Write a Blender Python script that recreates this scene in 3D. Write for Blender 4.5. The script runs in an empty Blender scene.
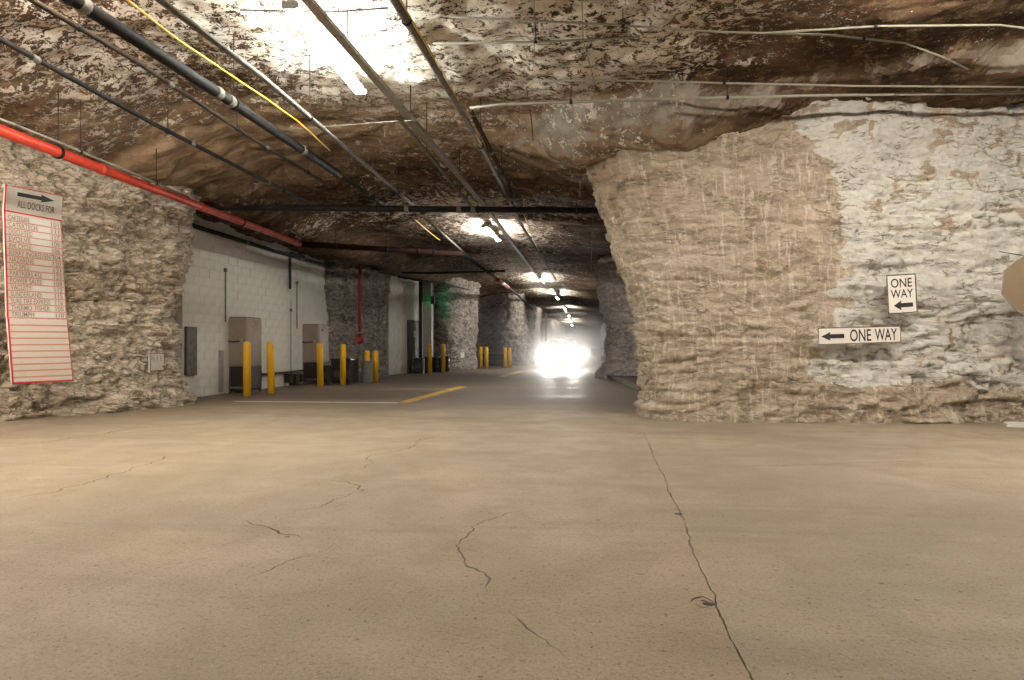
import bpy, math, random
import numpy as np
from mathutils import Vector, Matrix

# ------------------------------------------------------------------ camera, world, exposure
S = bpy.context.scene
COL = S.collection
FPX, CXP, HOR = 683.0, 512.0, 346.0          # focal length in px, centre column, horizon row
CAMH = 1.1
YAW = math.radians(6.93)                      # tunnel axis (+Y) lies right of the view axis
CA, SA = math.cos(YAW), math.sin(YAW)
cd = bpy.data.cameras.new('camera'); cam = bpy.data.objects.new('camera', cd); COL.objects.link(cam)
cd.sensor_width = 36.0; cd.lens = 36.0 * FPX / 1024.0
cd.shift_y = (HOR - 340.0) / 1024.0
cd.clip_start = 0.05; cd.clip_end = 400
cam.location = (0, 0, CAMH); cam.rotation_euler = (math.pi / 2, 0, YAW)
S.camera = cam
W = bpy.data.worlds.new('world'); S.world = W; W.use_nodes = True
W.node_tree.nodes['Background'].inputs[0].default_value = (0.9, 0.8, 0.65, 1)
W.node_tree.nodes['Background'].inputs[1].default_value = 0.0
vs = S.view_settings
vs.view_transform = 'Standard'; vs.look = 'None'; vs.gamma = 1.0; vs.use_curve_mapping = False
vs.exposure = 0.8
TUBE_POWER = 130.0        # emission of the fluorescent tubes
WARM_POWER = 230.0        # emission of the warm tubes of the cross tunnel (out of frame)
HEADLIGHT = 760.0       # spot watts
HAZE = 0.022
S.cycles.max_bounces = 7; S.cycles.diffuse_bounces = 4; S.cycles.glossy_bounces = 3
S.cycles.volume_bounces = 0
S.cycles.use_denoising = True
S.cycles.sample_clamp_indirect = 8.0

# ------------------------------------------------------------------ pixel -> place helpers
def ray(px, py):
    xc, up = (px - CXP) / FPX, (HOR - py) / FPX
    return np.array([xc * CA - SA, xc * SA + CA, up])          # per metre of depth
def at_d(px, py, d): return np.array([0, 0, CAMH]) + ray(px, py) * d
def at_z(px, py, z): return at_d(px, py, (z - CAMH) / ray(px, py)[2])
def at_x(px, py, X): return at_d(px, py, X / ray(px, py)[0])
def at_y(px, py, Y): return at_d(px, py, Y / ray(px, py)[1])
def fl(px, py):
    p = at_z(px, py, 0.0); return (p[0], p[1])

# ------------------------------------------------------------------ noise in numpy
def _h(i, j, k, s):
    n = (i.astype(np.int64) * 374761393 + j.astype(np.int64) * 668265263 + k.astype(np.int64) * 2147483647 + s * 974711) & 0xffffffff
    n = ((n ^ (n >> 13)) * 1274126177) & 0xffffffff
    n = ((n ^ (n >> 16)) * 2246822519) & 0xffffffff
    return ((n ^ (n >> 15)) & 0xffffff) / float(0xffffff)
def vnoise(x, y, s=0, z=None):
    x = np.asarray(x, float); y = np.asarray(y, float)
    x, y = np.broadcast_arrays(x, y)
    i, j = np.floor(x), np.floor(y); fx, fy = x - i, y - j
    fx = fx * fx * fx * (fx * (fx * 6 - 15) + 10); fy = fy * fy * fy * (fy * (fy * 6 - 15) + 10)
    k = np.zeros_like(i)
    a = _h(i, j, k, s); b = _h(i + 1, j, k, s); c = _h(i, j + 1, k, s); d = _h(i + 1, j + 1, k, s)
    return ((a * (1 - fx) + b * fx) * (1 - fy) + (c * (1 - fx) + d * fx) * fy) * 2 - 1
def fbm(x, y, s=0, o=4, g=0.5):
    t = 0; a = 1.0; n = 0
    x = np.asarray(x, float); y = np.asarray(y, float)
    for q in range(o):
        t = t + a * vnoise(x * 2 ** q + 17.3 * q, y * 2 ** q - 9.1 * q, s + q * 31); n += a; a *= g
    return t / n
def sst(a, b, x):
    t = np.clip((np.asarray(x, float) - a) / (b - a), 0, 1); return t * t * (3 - 2 * t)
def blocks(u, z, s, rowh, colw, tilt=0.5):
    """broken bedding: rows of uneven blocks with their own depth; returns depth(-.5...5) and distance to the joint"""
    rng = np.random.RandomState(s)
    hs = rowh * (0.55 + 0.9 * rng.rand(400)); zb = np.cumsum(hs) - 3.0
    r = np.clip(np.searchsorted(zb, z), 1, 398)
    z0 = zb[r - 1]; hh = hs[r]; fz = (z - z0) / hh
    wr = colw * (0.6 + 0.8 * _h(r, r * 0, r * 0, s + 5)); off = _h(r, r * 0 + 7, r * 0, s + 6) * 9
    uu = u / wr + off; c = np.floor(uu); fu = uu - c
    jit = (_h(r, c, c * 0, s + 9) - .5) * .6; jn = (_h(r, c + 1, c * 0, s + 9) - .5) * .6
    cut0 = 0.0 + jit * .5; cut1 = 1.0 + jn * .5
    sh = np.where(fu < cut0, -1, np.where(fu > cut1, 1, 0)); c = c + sh
    e = np.minimum(np.minimum(np.abs(fu - cut0), np.abs(cut1 - fu)) * wr, np.minimum(fz, 1 - fz) * hh)
    d = _h(r, c, c * 0, s + 1) - .5
    tz = (_h(r, c, c * 0 + 1, s + 2) - .5) * (fz - .5); tu = (_h(r, c, c * 0 + 2, s + 3) - .5) * (fu - .5)
    return d + tilt * (tz + tu) * 1.6, e

# ------------------------------------------------------------------ mesh helpers
def link(o, parent=None):
    COL.objects.link(o)
    if parent is not None: o.parent = parent
    return o
class MB:
    def __init__(s): s.v = []; s.f = []; s.sm = []
    def add(s, v, f, smooth=False):
        b = len(s.v); s.v += [tuple(map(float, p)) for p in v]; s.f += [tuple(i + b for i in q) for q in f]; s.sm += [smooth] * len(f); return s
    def box(s, lo, hi, bev=0.0):
        x0, y0, z0 = lo; x1, y1, z1 = hi
        if bev <= 0:
            v = [(x0,y0,z0),(x1,y0,z0),(x1,y1,z0),(x0,y1,z0),(x0,y0,z1),(x1,y0,z1),(x1,y1,z1),(x0,y1,z1)]
            return s.add(v, [(3,2,1,0),(4,5,6,7),(0,1,5,4),(1,2,6,5),(2,3,7,6),(3,0,4,7)])
        b = bev; v = []
        for z, k in ((z0, 1), (z0 + b, 0), (z1 - b, 0), (z1, 1)):
            q = b * k
            v += [(x0+q+b*(1-k),y0+q,z),(x1-q-b*(1-k),y0+q,z),(x1-q,y0+q+b*(1-k),z),(x1-q,y1-q-b*(1-k),z),(x1-q-b*(1-k),y1-q,z),(x0+q+b*(1-k),y1-q,z),(x0+q,y1-q-b*(1-k),z),(x0+q,y0+q+b*(1-k),z)]
        f = [tuple(range(7, -1, -1)), tuple(range(24, 32))]
        for r in range(3):
            for i in range(8): f.append((r*8+i, r*8+(i+1)%8, r*8+8+(i+1)%8, r*8+8+i))
        return s.add(v, f)
    def tube(s, pts, r, n=10, cap=True):
        pts = [Vector(p) for p in pts]; m = len(pts); rr = r if isinstance(r, (list, tuple)) else [r] * m
        v = []; up = None
        for i, p in enumerate(pts):
            t = (pts[min(i+1, m-1)] - pts[max(i-1, 0)]).normalized()
            if up is None: up = Vector((0,0,1)) if abs(t.z) < .9 else Vector((1,0,0))
            a = t.cross(up); a = a.normalized() if a.length > 1e-6 else Vector((1,0,0)); b = a.cross(t).normalized(); up = b
            for k in range(n):
                q = 2*math.pi*k/n; v.append(p + (a*math.cos(q) + b*math.sin(q)) * rr[i])
        f = [(i*n+k, i*n+(k+1)%n, (i+1)*n+(k+1)%n, (i+1)*n+k) for i in range(m-1) for k in range(n)]
        s.add(v, f, True)
        if cap:
            b = len(s.v) - n*m
            s.f += [tuple(b+k for k in range(n-1,-1,-1)), tuple(b+(m-1)*n+k for k in range(n))]; s.sm += [False, False]
        return s
    def lathe(s, prof, c=(0,0,0), n=20, axis='z'):
        v = []
        for r, h in prof:
            for k in range(n):
                q = 2*math.pi*k/n; a, b = r*math.cos(q), r*math.sin(q)
                p = (a, b, h) if axis == 'z' else ((a, -h, b) if axis == 'y' else (h, a, b))
                v.append((p[0]+c[0], p[1]+c[1], p[2]+c[2]))
        m = len(prof)
        f = [(i*n+k, i*n+(k+1)%n, (i+1)*n+(k+1)%n, (i+1)*n+k) for i in range(m-1) for k in range(n)]
        s.add(v, f, True)
        b = len(s.v)-n*m; s.f += [tuple(b+k for k in range(n-1,-1,-1)), tuple(b+(m-1)*n+k for k in range(n))]; s.sm += [False, False]
        return s
    def prism(s, poly, lo, hi, axis='z'):
        n = len(poly); v = []
        for h in (lo, hi):
            for a, b in poly: v.append((a,b,h) if axis == 'z' else ((a,h,b) if axis == 'y' else (h,a,b)))
        return s.add(v, [tuple(range(n-1,-1,-1)), tuple(range(n,2*n))] + [(i,(i+1)%n,n+(i+1)%n,n+i) for i in range(n)])
    def quadbox(s, a, b, c, d, t):
        """slab with corner points a b c d (front) and thickness t behind"""
        a, b, c, d = map(Vector, (a, b, c, d)); n = (b-a).cross(d-a).normalized() * t
        return s.add([a,b,c,d,a-n,b-n,c-n,d-n], [(0,1,2,3),(7,6,5,4),(0,4,5,1),(1,5,6,2),(2,6,7,3),(3,7,4,0)])
    def mesh(s, name):
        me = bpy.data.meshes.new(name); me.from_pydata(s.v, [], s.f); me.polygons.foreach_set('use_smooth', s.sm); me.update(); return me
    def build(s, name, mat, parent=None, label=None):
        me = s.mesh(name); me.materials.append(mat)
        o = link(bpy.data.objects.new(name, me), parent)
        if label: o['label'] = label
        return o
def tag(o, label, cat, group=None):
    o['label'] = label; o['category'] = cat
    if group: o['group'] = group
    return o
def thing(name, label, cat, loc=(0,0,0), rz=0, group=None):
    o = bpy.data.objects.new(name, None); o.empty_display_size = .2; link(o)
    o.location = tuple(map(float, loc)); o.rotation_euler = (0,0,rz); return tag(o, label, cat, group)
def structure(o, label=None):
    o['kind'] = 'structure'
    if label: o['label'] = label
    return o
def dup(root, loc, rz, label, group=None):
    r = root.copy(); COL.objects.link(r); r.location = tuple(map(float, loc)); r.rotation_euler = (0,0,rz); r['label'] = label
    if group: r['group'] = group
    for ch in list(root.children):
        c = ch.copy(); COL.objects.link(c); c.parent = r
        for g in list(ch.children):
            d = g.copy(); COL.objects.link(d); d.parent = c
    return r
def gridmesh(name, V, uv, attrs, mat, parent=None, flip=False):
    """V: (nu, nz, 3)"""
    nu, nz = V.shape[:2]
    idx = np.arange(nu*nz).reshape(nu, nz)
    q = np.stack([idx[:-1,:-1], idx[1:,:-1], idx[1:,1:], idx[:-1,1:]], -1).reshape(-1, 4)
    if flip: q = q[:, ::-1]
    me = bpy.data.meshes.new(name)
    me.vertices.add(nu*nz); me.vertices.foreach_set('co', V.reshape(-1).astype(np.float32))
    nf = len(q); me.loops.add(nf*4); me.loops.foreach_set('vertex_index', q.reshape(-1).astype(np.int32))
    me.polygons.add(nf); me.polygons.foreach_set('loop_start', np.arange(0, nf*4, 4, dtype=np.int32))
    me.update(calc_edges=True); me.validate()
    me.polygons.foreach_set('use_smooth', np.ones(len(me.polygons), dtype=bool))
    for k, a in dict(attrs, su=uv[0], sv=uv[1]).items():
        at = me.attributes.new(k, 'FLOAT', 'POINT'); at.data.foreach_set('value', np.ascontiguousarray(np.broadcast_to(a, (nu, nz)).reshape(-1), dtype=np.float32))
    me.materials.append(mat)
    return link(bpy.data.objects.new(name, me), parent)

# ------------------------------------------------------------------ material helpers
class NT:
    def __init__(s, name):
        s.m = bpy.data.materials.new(name); s.m.use_nodes = True; s.t = s.m.node_tree; s.b = s.t.nodes['Principled BSDF']
        s.out = s.t.nodes['Material Output']
    def n(s, kind, **kw):
        nd = s.t.nodes.new(kind)
        for k, v in kw.items(): setattr(nd, k, v)
        return nd
    def set(s, sock, v):
        if hasattr(v, 'is_output') or isinstance(v, bpy.types.NodeSocket): s.t.links.new(v, sock)
        else: sock.default_value = v
    def attr(s, name): return s.n('ShaderNodeAttribute', attribute_name=name).outputs['Fac']
    def obj(s, scale=(1,1,1)):
        tc = s.n('ShaderNodeTexCoord'); mp = s.n('ShaderNodeMapping'); mp.inputs['Scale'].default_value = scale
        s.t.links.new(tc.outputs['Object'], mp.inputs['Vector']); return mp.outputs['Vector']
    def comb(s, x, y, z=0.0):
        c = s.n('ShaderNodeCombineXYZ'); s.set(c.inputs[0], x); s.set(c.inputs[1], y); s.set(c.inputs[2], z); return c.outputs[0]
    def noise(s, vec, scale, detail=4, rough=.55, dist=0.0):
        nd = s.n('ShaderNodeTexNoise'); s.set(nd.inputs['Vector'], vec)
        nd.inputs['Scale'].default_value = scale; nd.inputs['Detail'].default_value = detail; nd.inputs['Roughness'].default_value = rough; nd.inputs['Distortion'].default_value = dist
        return nd.outputs['Fac']
    def ramp(s, fac, a, b, lo=0.0, hi=1.0):
        nd = s.n('ShaderNodeMapRange', interpolation_type='SMOOTHSTEP'); s.set(nd.inputs[0], fac)
        for i, v in enumerate((a, b, lo, hi)): s.set(nd.inputs[1+i], v)
        return nd.outputs[0]
    def math(s, op, a, b=0.0):
        nd = s.n('ShaderNodeMath', operation=op); s.set(nd.inputs[0], a); s.set(nd.inputs[1], b); return nd.outputs[0]
    def mix(s, fac, a, b):
        nd = s.n('ShaderNodeMix', data_type='RGBA'); s.set(nd.inputs[0], fac)
        s.set(nd.inputs[6], a if not isinstance(a, tuple) else (*a, 1)); s.set(nd.inputs[7], b if not isinstance(b, tuple) else (*b, 1)); return nd.outputs[2]
    def bump(s, h, strength=.5, dist=.02):
        nd = s.n('ShaderNodeBump'); nd.inputs['Strength'].default_value = strength; nd.inputs['Distance'].default_value = dist; s.set(nd.inputs['Height'], h)
        s.t.links.new(nd.outputs[0], s.b.inputs['Normal'])
    def fin(s, col, rough=.9, metal=0.0, spec=.3):
        s.set(s.b.inputs['Base Color'], col if not isinstance(col, tuple) else (*col, 1)); s.set(s.b.inputs['Roughness'], rough)
        s.b.inputs['Metallic'].default_value = metal; s.b.inputs['Specular IOR Level'].default_value = spec; return s.m
def worn(name, col, col2=None, rough=.5, metal=0.0, scale=14, lo=.5, hi=.7, bump=.15, spec=.5):
    t = NT(name); v = t.obj(); f = t.noise(v, scale, 5, .6)
    c2 = col2 or tuple(x*.7 for x in col)
    c = t.mix(t.ramp(f, lo, hi), col, c2); t.bump(f, bump, .004)
    return t.fin(c, t.ramp(f, .3, .7, max(0.05, rough-.1), min(1, rough+.12)), metal, spec)
def emit(name, col, power):
    t = NT(name); t.b.inputs['Base Color'].default_value = (.8,.8,.8,1)
    t.b.inputs['Emission Color'].default_value = (*col, 1); t.b.inputs['Emission Strength'].default_value = power; return t.m

def rock_material(name, dark, mid, light, paint=(.72,.69,.61), streak=0.0, wash=0.0, washcol=(.62,.56,.46)):
    """bedded limestone; attribute 'paint' carries sprayed paint, su/sv run along and up the face"""
    t = NT(name); su, sv = t.attr('su'), t.attr('sv')
    uv = t.comb(su, sv); uvb = t.comb(su, t.math('MULTIPLY', sv, 1.7)); uvv = t.comb(t.math('MULTIPLY', su, 10.0), t.math('MULTIPLY', sv, 1.1))
    a = t.noise(uvb, 1.6, 8, .68, .25); b = t.noise(uvb, 7.5, 8, .72, .15); c = t.noise(uvb, 20, 6, .7)
    col = t.mix(t.ramp(a, .36, .64), dark, mid); col = t.mix(t.ramp(b, .46, .66), col, light)
    col = t.mix(t.ramp(c, .60, .72, 0, .45), col, dark)
    if streak > 0:
        sk = t.noise(uvv, 1.6, 5, .6, .4); col = t.mix(t.ramp(sk, .52, .66, 0, streak), col, (.76,.69,.58))
        band = t.noise(t.comb(t.math('MULTIPLY', su, .12), t.math('MULTIPLY', sv, 2.2)), 1.5, 4, .6, .3)
        col = t.mix(t.ramp(band, .56, .70, 0, .55), col, dark)
    if wash > 0:
        w = t.noise(uvb, 5.5, 9, .72, .2); col = t.mix(t.ramp(w, .56 - wash*.16, .66 - wash*.10, 0, .92), col, washcol)
    stones = None
    if wash > .6:
        wv = t.n('ShaderNodeVectorMath', operation='ADD'); nz_ = t.n('ShaderNodeTexNoise'); nz_.inputs['Scale'].default_value = 3.0; nz_.inputs['Detail'].default_value = 4; t.set(nz_.inputs['Vector'], uv)
        sc_ = t.n('ShaderNodeVectorMath', operation='SCALE'); t.t.links.new(nz_.outputs['Color'], sc_.inputs[0]); sc_.inputs['Scale'].default_value = .35
        t.set(wv.inputs[0], t.comb(su, t.math('MULTIPLY', sv, 1.8))); t.t.links.new(sc_.outputs[0], wv.inputs[1])
        vo = t.n('ShaderNodeTexVoronoi', feature='DISTANCE_TO_EDGE'); vo.inputs['Scale'].default_value = 5.5; t.t.links.new(wv.outputs[0], vo.inputs['Vector'])
        stones = t.ramp(vo.outputs['Distance'], 0.0, .10)
        gap = t.math('MULTIPLY', t.ramp(vo.outputs['Distance'], .006, .03, 1, 0), t.ramp(t.noise(uv, 2.7, 4, .6), .42, .56))
        col = t.mix(t.math('MULTIPLY', gap, .5), col, tuple(x*.45 for x in dark))
    p = t.attr('paint'); pn = t.noise(uvb, 9.0, 8, .72, .3); pb = t.noise(uvb, 3.2, 6, .66, .4)
    pm = t.math('ADD', p, t.math('MULTIPLY', t.math('SUBTRACT', pn, .5), .9)); pm = t.math('ADD', pm, t.math('MULTIPLY', t.math('SUBTRACT', pb, .5), .55))
    pcol = t.mix(t.ramp(t.noise(uv, 9, 5, .6), .4, .7), paint, tuple(x*.82 for x in paint))
    col = t.mix(t.ramp(pm, .44, .56), col, pcol)
    fi = t.noise(t.comb(su, t.math('MULTIPLY', sv, 3.4)), 2.3, 5, .55, .15); fm = t.noise(uv, 2.1, 4, .6)
    fis = t.math('MULTIPLY', t.ramp(t.math('ABSOLUTE', t.math('SUBTRACT', fi, .5)), .005, .016, 1, 0), t.ramp(fm, .44, .54))
    col = t.mix(t.math('MULTIPLY', fis, .85), col, tuple(x*.75 for x in dark))
    h = t.math('ADD', t.noise(uvb, 11, 7, .68, .5), t.math('MULTIPLY', t.noise(uv, 38, 5, .65), .45))
    h = t.math('ADD', h, t.math('MULTIPLY', t.noise(uvb, 4.5, 8, .7, .3), 1.2)); h = t.math('SUBTRACT', h, t.math('MULTIPLY', fis, .6))
    if stones is not None: h = t.math('ADD', h, t.math('MULTIPLY', stones, .5))
    t.bump(h, 1.0, .06)
    return t.fin(col, .93, 0, .2)

# ------------------------------------------------------------------ materials
M = {}
M['rock_right'] = rock_material('limestone_bare_and_white', (.42,.33,.245), (.60,.50,.39), (.70,.605,.49), paint=(.82,.80,.735), streak=.8)
M['rock_left'] = rock_material('limestone_whitewashed_worn', (.38,.29,.205), (.54,.43,.315), (.66,.54,.42), wash=.95, washcol=(.77,.66,.53))
M['rock_grey'] = rock_material('limestone_grey_dusty', (.16,.13,.11), (.32,.27,.235), (.46,.41,.37), wash=.35, washcol=(.50,.46,.42))
M['rock_lilac'] = rock_material('limestone_pale_grey', (.34,.29,.275), (.54,.48,.45), (.66,.60,.57), wash=.5, washcol=(.70,.64,.61))
M['rock_dark'] = rock_material('limestone_dark', (.09,.07,.055), (.17,.135,.105), (.28,.235,.19), wash=.15, washcol=(.34,.30,.26))

t = NT('ceiling_rock_with_flaking_paint')
v = t.obj(); v2 = t.obj((1, 1.25, 1))
a = t.noise(v2, .55, 6, .62, .6); b = t.noise(v2, 2.6, 6, .65, .4)
col = t.mix(t.ramp(a, .38, .60), (.044,.027,.016), (.10,.062,.036)); col = t.mix(t.ramp(b, .52, .70, 0, .8), col, (.24,.16,.095))
fl_d = t.noise(v, .33, 3, .5); fl_a = t.noise(v2, 6.5, 8, .70, .7); fl_b = t.noise(v2, 30, 6, .70, .4)
pat = t.attr('flake_and_lamplight'); tb = t.attr('tanband_and_light')
stk = t.noise(t.obj((.45, 1.6, 1)), 2.2, 6, .62, .5); col = t.mix(t.math('MULTIPLY', tb, t.ramp(stk, .40, .60, .25, .95)), col, (.40,.29,.19))
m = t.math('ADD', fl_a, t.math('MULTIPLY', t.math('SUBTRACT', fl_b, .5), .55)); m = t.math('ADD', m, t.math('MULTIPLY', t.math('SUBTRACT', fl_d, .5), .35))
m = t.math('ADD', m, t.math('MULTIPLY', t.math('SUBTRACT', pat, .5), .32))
tf = t.math('ADD', t.noise(v2, 5.0, 8, .72, .6), t.math('MULTIPLY', t.math('SUBTRACT', fl_b, .5), .4)); col = t.mix(t.ramp(tf, .54, .60, 0, .7), col, (.22,.148,.088))
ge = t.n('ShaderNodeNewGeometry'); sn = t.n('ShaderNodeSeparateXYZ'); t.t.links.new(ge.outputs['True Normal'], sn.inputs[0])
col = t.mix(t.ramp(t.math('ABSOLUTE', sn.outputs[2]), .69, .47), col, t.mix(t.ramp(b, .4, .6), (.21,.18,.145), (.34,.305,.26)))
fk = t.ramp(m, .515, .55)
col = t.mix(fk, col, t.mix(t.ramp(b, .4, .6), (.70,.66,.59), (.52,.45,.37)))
t.bump(t.math('ADD', t.math('ADD', t.noise(v2, 9, 7, .65, .4), t.math('MULTIPLY', fk, .25)), t.math('MULTIPLY', t.noise(v, 40, 4, .6), .3)), .8, .035)
M['ceiling'] = t.fin(col, .95, 0, .15)

def floor_material(name, tint, band):
    t = NT(name); v = t.obj(); tc = t.n('ShaderNodeTexCoord'); sp = t.n('ShaderNodeSeparateXYZ'); t.t.links.new(tc.outputs['Object'], sp.inputs[0])
    x, y = sp.outputs[0], sp.outputs[1]
    base = t.noise(v, .35, 6, .6, .4); mid = t.noise(v, 2.2, 6, .65, .3); fine = t.noise(v, 42, 5, .7); spk = t.noise(v, 110, 2, .5)
    c = t.mix(t.ramp(base, .36, .62), tuple(k*.76 for k in tint), tuple(k*1.08 for k in tint)); c = t.mix(t.ramp(mid, .42, .70, 0, .5), c, tuple(k*.72 for k in tint))
    sweep = t.noise(t.comb(t.math('MULTIPLY', x, .18), t.math('MULTIPLY', y, 1.6)), 1.1, 5, .6, .8)
    c = t.mix(t.ramp(sweep, .50, .68, 0, band), c, tuple(k*.62 for k in tint))
    c = t.mix(t.ramp(fine, .50, .70, 0, .75), c, tuple(k*.45 for k in tint)); c = t.mix(t.ramp(spk, .62, .70, 0, .6), c, tuple(min(1, k*1.55) for k in tint))
    gr = t.noise(v, 75, 3, .6); c = t.mix(t.ramp(gr, .46, .66, 0, .5), c, tuple(k*.55 for k in tint))
    # pitting grows on the worn slab nearest the junction
    pit = t.noise(v, 30, 4, .65); c = t.mix(t.ramp(pit, .62, .68, 0, .8), c, (.09,.06,.04))
    # darker tyre-streaked asphalt beyond the junction, with the dimmer light painted in too
    e = t.math('ADD', y, t.math('MULTIPLY', t.math('SUBTRACT', t.noise(t.comb(t.math('MULTIPLY', x, .35), y), .8, 4, .6), .5), 2.2))
    far = t.ramp(e, 11.0, 13.6)
    fbands = t.noise(t.comb(t.math('MULTIPLY', x, .10), t.math('MULTIPLY', y, .55)), 1.0, 5, .62, .5)
    dk = t.mix(t.ramp(fbands, .40, .62), (.125,.094,.072), (.205,.158,.122)); dk = t.mix(t.ramp(fine, .5, .75, 0, .4), dk, (.07,.055,.045))
    c = t.mix(far, c, dk)
    t.bump(t.math('ADD', fine, t.math('MULTIPLY', pit, .6)), .35, .006)
    rn = t.ramp(fbands, .38, .62, .50, .74)
    ro = t.n('ShaderNodeMix', data_type='FLOAT'); t.set(ro.inputs[0], far); t.set(ro.inputs[2], t.ramp(mid, .3, .7, .62, .8)); t.set(ro.inputs[3], rn)
    return t.fin(c, ro.outputs[0], 0, .45)
M['floor_l'] = floor_material('concrete_floor_pitted', (.345,.270,.188), .45)
M['floor_r'] = floor_material('concrete_floor_swept', (.345,.280,.205), .6)
M['crack'] = worn('crack_dirt', (.055,.038,.026), (.10,.07,.05), .95)
M['crack_faint'] = worn('crack_dust', (.12,.085,.058), (.18,.13,.09), .95)
M['sub'] = worn('sub_base', (.05,.035,.025), None, .95)
M['line_yellow'] = worn('road_paint_yellow', (.62,.38,.03), (.30,.21,.09), .7, scale=5, lo=.48, hi=.62)
M['line_white'] = worn('road_paint_white', (.70,.66,.58), (.5,.45,.38), .7, scale=5, lo=.5, hi=.66)
M['block'] = worn('painted_block', (.60,.575,.515), (.47,.445,.395), .75, scale=3.0, lo=.45, hi=.8, bump=.2, spec=.3)
M['mortar'] = worn('painted_mortar', (.56,.535,.48), None, .9)

# ------------------------------------------------------------------ ceiling
YE_X = [-20, -8, -5, -2, 0.3, 1.2, 2.2, 3.4, 6, 8.5, 20]
YE_Y = [9.6, 9.9, 10.6, 10.8, 10.0, 9.7, 9.5, 9.4, 9.4, 9.05, 8.9]
def zc(X, Y):
    X = np.asarray(X, float); Y = np.asarray(Y, float)
    ye = np.interp(X, YE_X, YE_Y) + .28*vnoise(X*.9, Y*0+3.1, 5) + .12*vnoise(X*2.7, Y*0+1.1, 6)
    dy = Y - ye
    h = .08 + .14*sst(-2, 0.5, X) + .10*sst(3.5, 5.5, X)
    z = 4.80 + .12*sst(3.5, 5.5, X) - h*sst(0, .30, dy)
    near = sst(-2.5, -.2, X)
    z = z - (.40*sst(.1, 3.0, dy)*(1-near) + .50*sst(.0, .7, dy)*near)*sst(3.3, 1.2, X) - .10*sst(2.0, 4.5, dy)
    z = z - (.66 - .30*sst(10.5, 13, Y))*sst(-5.6, -8.0, X) - .24*np.exp(-((X + 7.1)/.55)**2)*sst(11.5, 13, Y)
    z = z - .10*sst(25, 60, Y) - .85*sst(70, 112, Y)
    tr = fbm(X*.55, Y*.75, 11, 4)*.20
    q = .055; st = np.floor(tr/q); fr = tr/q - st
    terr = (st + sst(.62, .95, fr))*q
    return z + terr*.85 + fbm(X*2.2, Y*2.6, 21, 3)*.035
def flake_lamplight_amount(X, Y):
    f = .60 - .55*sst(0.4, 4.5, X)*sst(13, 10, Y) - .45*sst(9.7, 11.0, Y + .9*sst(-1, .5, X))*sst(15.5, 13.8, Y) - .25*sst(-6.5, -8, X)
    f = f + .25*np.exp(-((X + 3.0)/1.6)**2)  # extra white along the near strip light paints its glow on the rock
    return f - sst(14.5, 17, Y)*(.50 - .45*np.exp(-((X + 2.4)/1.4)**2))  # farther in, white thins away from the lamps, painting their pools of light
def ceiling_piece(name, x0, x1, y0, y1, r, lift=0.0):
    xs = np.linspace(x0, x1, int((x1-x0)/r)+1); ys = np.linspace(y0, y1, int((y1-y0)/r)+1)
    X, Y = np.meshgrid(xs, ys, indexing='ij'); Z = zc(X, Y) + lift
    if r < .1:
        Z = Z + fbm(X*7, Y*8.5, 33, 3)*.018
        bd, be = blocks(X + .2*vnoise(X*1.4, Y*1.4, 3), Y + .25*vnoise(X*.9, Y*.9, 4) + 3.0, 71, .55, .9); Z = Z + bd*.035
    o = gridmesh(name, np.stack([X, Y, Z], -1), (X, Y), {'flake_and_lamplight': flake_lamplight_amount(X, Y), 'tanband_and_light': np.clip(sst(9.3, 10.2, Y)*sst(12.9, 11.2, Y)*sst(2.5, .5, X) + .8*np.exp(-((X+7.6)/1.1)**2 - ((Y-8.9)/1.0)**2), 0, 1)}, M['ceiling'], None, flip=True)  # round tan patch at the left is a pool of warm light painted in
    return structure(o, 'rough mine ceiling of brown rock with flaking white paint')
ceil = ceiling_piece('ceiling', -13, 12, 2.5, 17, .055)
for args in ((-14, 8, 16.9, 52, .17), (-14, 10, 51.8, 116, .5), (-34, 34, -16, 2.6, .35), (-34, -12.9, 2.4, 20, .35), (11.9, 34, 2.4, 20, .35)):
    c = ceiling_piece('ceiling_part', *args); c.parent = ceil
    for k in ('kind', 'label'):
        del c[k]
    c.name = 'ceiling_section'

# ------------------------------------------------------------------ rock faces
def smooth_line(pts, res, rounds=3):
    p = np.array(pts, float)
    for _ in range(rounds):
        q = [p[0]]
        for i in range(len(p)-1): q += [p[i]*.75+p[i+1]*.25, p[i]*.25+p[i+1]*.75]
        q.append(p[-1]); p = np.array(q)
    s = np.concatenate([[0], np.cumsum(np.linalg.norm(np.diff(p, axis=0), axis=1))])
    n = max(4, int(s[-1]/res)); u = np.linspace(0, s[-1], n)
    P = np.stack([np.interp(u, s, p[:, 0]), np.interp(u, s, p[:, 1])], -1)
    T = np.gradient(P, axis=0)
    k = max(1, int(.35/res)); ker = np.ones(2*k+1)/(2*k+1)
    T = np.stack([np.convolve(np.pad(T[:, i], k, mode='edge'), ker, 'valid') for i in range(2)], -1)
    T /= np.linalg.norm(T, axis=1, keepdims=True)
    return u, P, np.stack([T[:, 1], -T[:, 0]], -1)
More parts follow.
